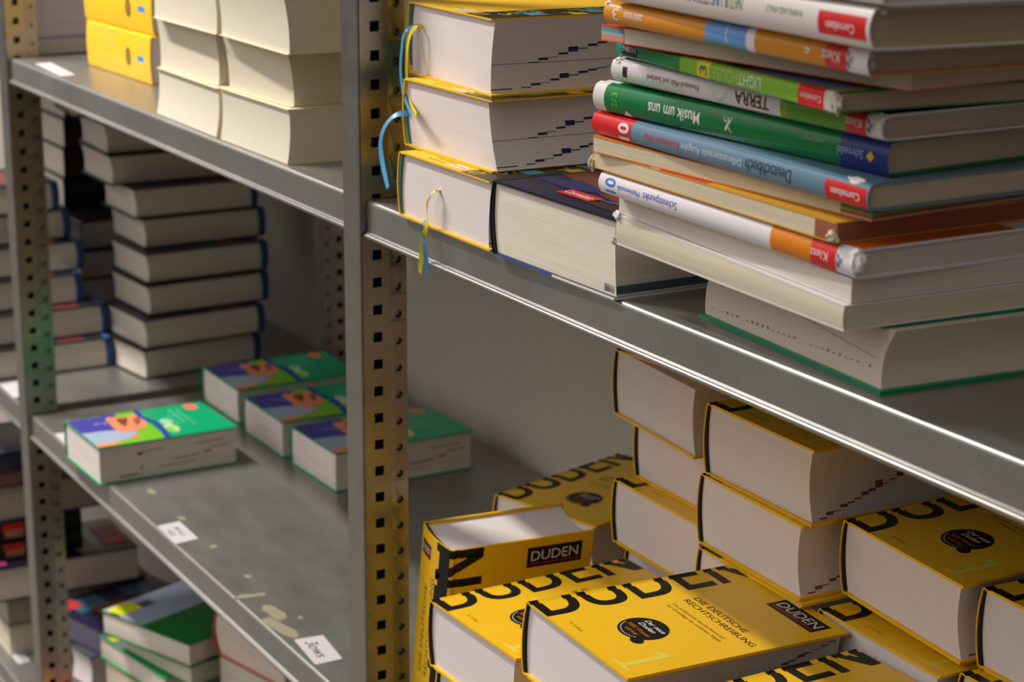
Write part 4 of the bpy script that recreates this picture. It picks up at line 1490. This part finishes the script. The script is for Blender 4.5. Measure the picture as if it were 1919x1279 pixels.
# dark picture books leaning between the post and the green hardcovers (far bay front)
place_book('picture_paperback', 'white-paged book with dark cover standing lowest behind the left post', 'textbook', '+y', 60, 120, 52, (-1262, 70, LOW), rz=10, color=(70, 74, 84), page=(206, 196, 194), group=FG, bulge=2, conc=4, joint=5, ct=2, inset=1)
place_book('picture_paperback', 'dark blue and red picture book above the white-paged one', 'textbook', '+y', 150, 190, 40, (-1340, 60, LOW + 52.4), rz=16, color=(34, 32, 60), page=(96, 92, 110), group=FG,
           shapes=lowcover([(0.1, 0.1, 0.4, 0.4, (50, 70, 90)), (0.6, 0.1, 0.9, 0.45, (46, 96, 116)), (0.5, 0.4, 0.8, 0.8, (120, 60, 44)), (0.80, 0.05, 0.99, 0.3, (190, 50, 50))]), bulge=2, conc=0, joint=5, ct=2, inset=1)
place_book('orange_booklet', 'orange and yellow booklet at the foot of the left post', 'textbook', '-x', 110, 60, 30, (-1100, -8, LOW), rz=0, color=(230, 96, 40), page=(206, 196, 180), group=LG,
           shapes=lowcover([(0.3, 0.15, 0.8, 0.5, (222, 190, 50)), (0.5, 0.55, 0.95, 0.9, (90, 80, 130))]), bulge=1, conc=0, joint=4, ct=1, inset=1, hard=False)

for k in range(4):
    place_book('black_spined_book', '%s black-spined book from the bottom in the dark stack between the two far page stacks' % names[k], 'textbook', '-y', 150, 170, 45, (-1668 + 6 * (k % 3), 196 - 5 * (k % 2), MID + 45.5 * k),
               rz=3 - 2 * (k % 3), color=[(26, 24, 24), (44, 34, 30), (30, 30, 38)][k % 3], group='dark stack between the far page stacks', bulge=2, conc=1, joint=6, ct=2, inset=2)
for k in range(4):
    place_book('black_spined_book', ['lowest', 'second', 'third', 'topmost'][k] + ' black-spined book with pale pages in the upper half of the dark far stack', 'textbook', '+x', 142, 150, 49, (-1780 + 5 * k, 208, MID + 182.2 + 49.4 * k), rz=0.5 * k,
               color=(30, 27, 29), page=(212, 202, 190), group='black-spined books in the upper half of the dark far stack', bulge=2, conc=1, joint=6, ct=2, inset=2)


def frayed(book, x, y, z, sx_, sy_, sz_, col, seed, name='frayed_corner'):
    """crumpled, delaminated board or paper at a worn corner"""
    bpy.context.view_layer.update()
    rr = random.Random(seed)
    bm = bmesh.new()
    bmesh.ops.create_icosphere(bm, subdivisions=3, radius=1)
    from mathutils import noise
    inv = book.matrix_world.inverted()
    for v in bm.verts:
        n = noise.noise(v.co * 1.7 + Vector((seed, 0, 0))) * 0.6 + noise.noise(v.co * 4.0 + Vector((0, seed, 0))) * 0.18
        c = v.co * (1 + n)
        v.co = inv @ W(x + c.x * sx_ * 0.85, y + c.y * sy_ * 0.7, z + c.z * sz_ * 0.85)
    link_mesh(name, bm, ink(col, 0.5), book, smooth=True)['label'] = 'crumpled worn corner'


def find(name):
    return [o for o in bpy.data.objects if o.name == name][0]


FRW = (236, 230, 228)
frayed(find('mathematics_textbook'), 701, -31, -76, 5, 5, 7.5, FRW, 1)
frayed(find('english_textbook'), 700, -50, 15.5, 5, 4, 6.5, (206, 196, 184), 2)
frayed(find('german_textbook'), 686, -23, -32.5, 12, 2.5, 2.6, FRW, 3)
frayed(find('worn_yellow_textbook'), 412, -31, -64, 4, 4, 5.5, (206, 176, 130), 4)
frayed(find('worn_yellow_textbook'), 676, -30, -66, 5, 4, 4, (206, 190, 164), 9)
frayed(find('white_paperback'), 428, -20, -98.5, 5, 3, 3.4, FRW, 5)
frayed(find('white_paperback'), 424, -19, -117, 3, 3, 4, (200, 190, 172), 6)
frayed(find('geography_textbook'), 441, -29, 8.5, 4, 3, 3, FRW, 7)
frayed(find('geography_textbook'), 699, -19, 3, 6, 4, 5.5, (206, 196, 188), 8)
frayed(find('music_textbook'), 424, -30, -10, 6, 3, 3, FRW, 10)
frayed(find('history_textbook'), 463, -51, 49.5, 4, 3, 2, FRW, 11)
frayed(find('history_textbook'), 740, -62, 43, 5, 4, 7, FRW, 12)
frayed(find('science_textbook'), 764, -76, 73, 6, 5, 3, (200, 192, 186), 13)
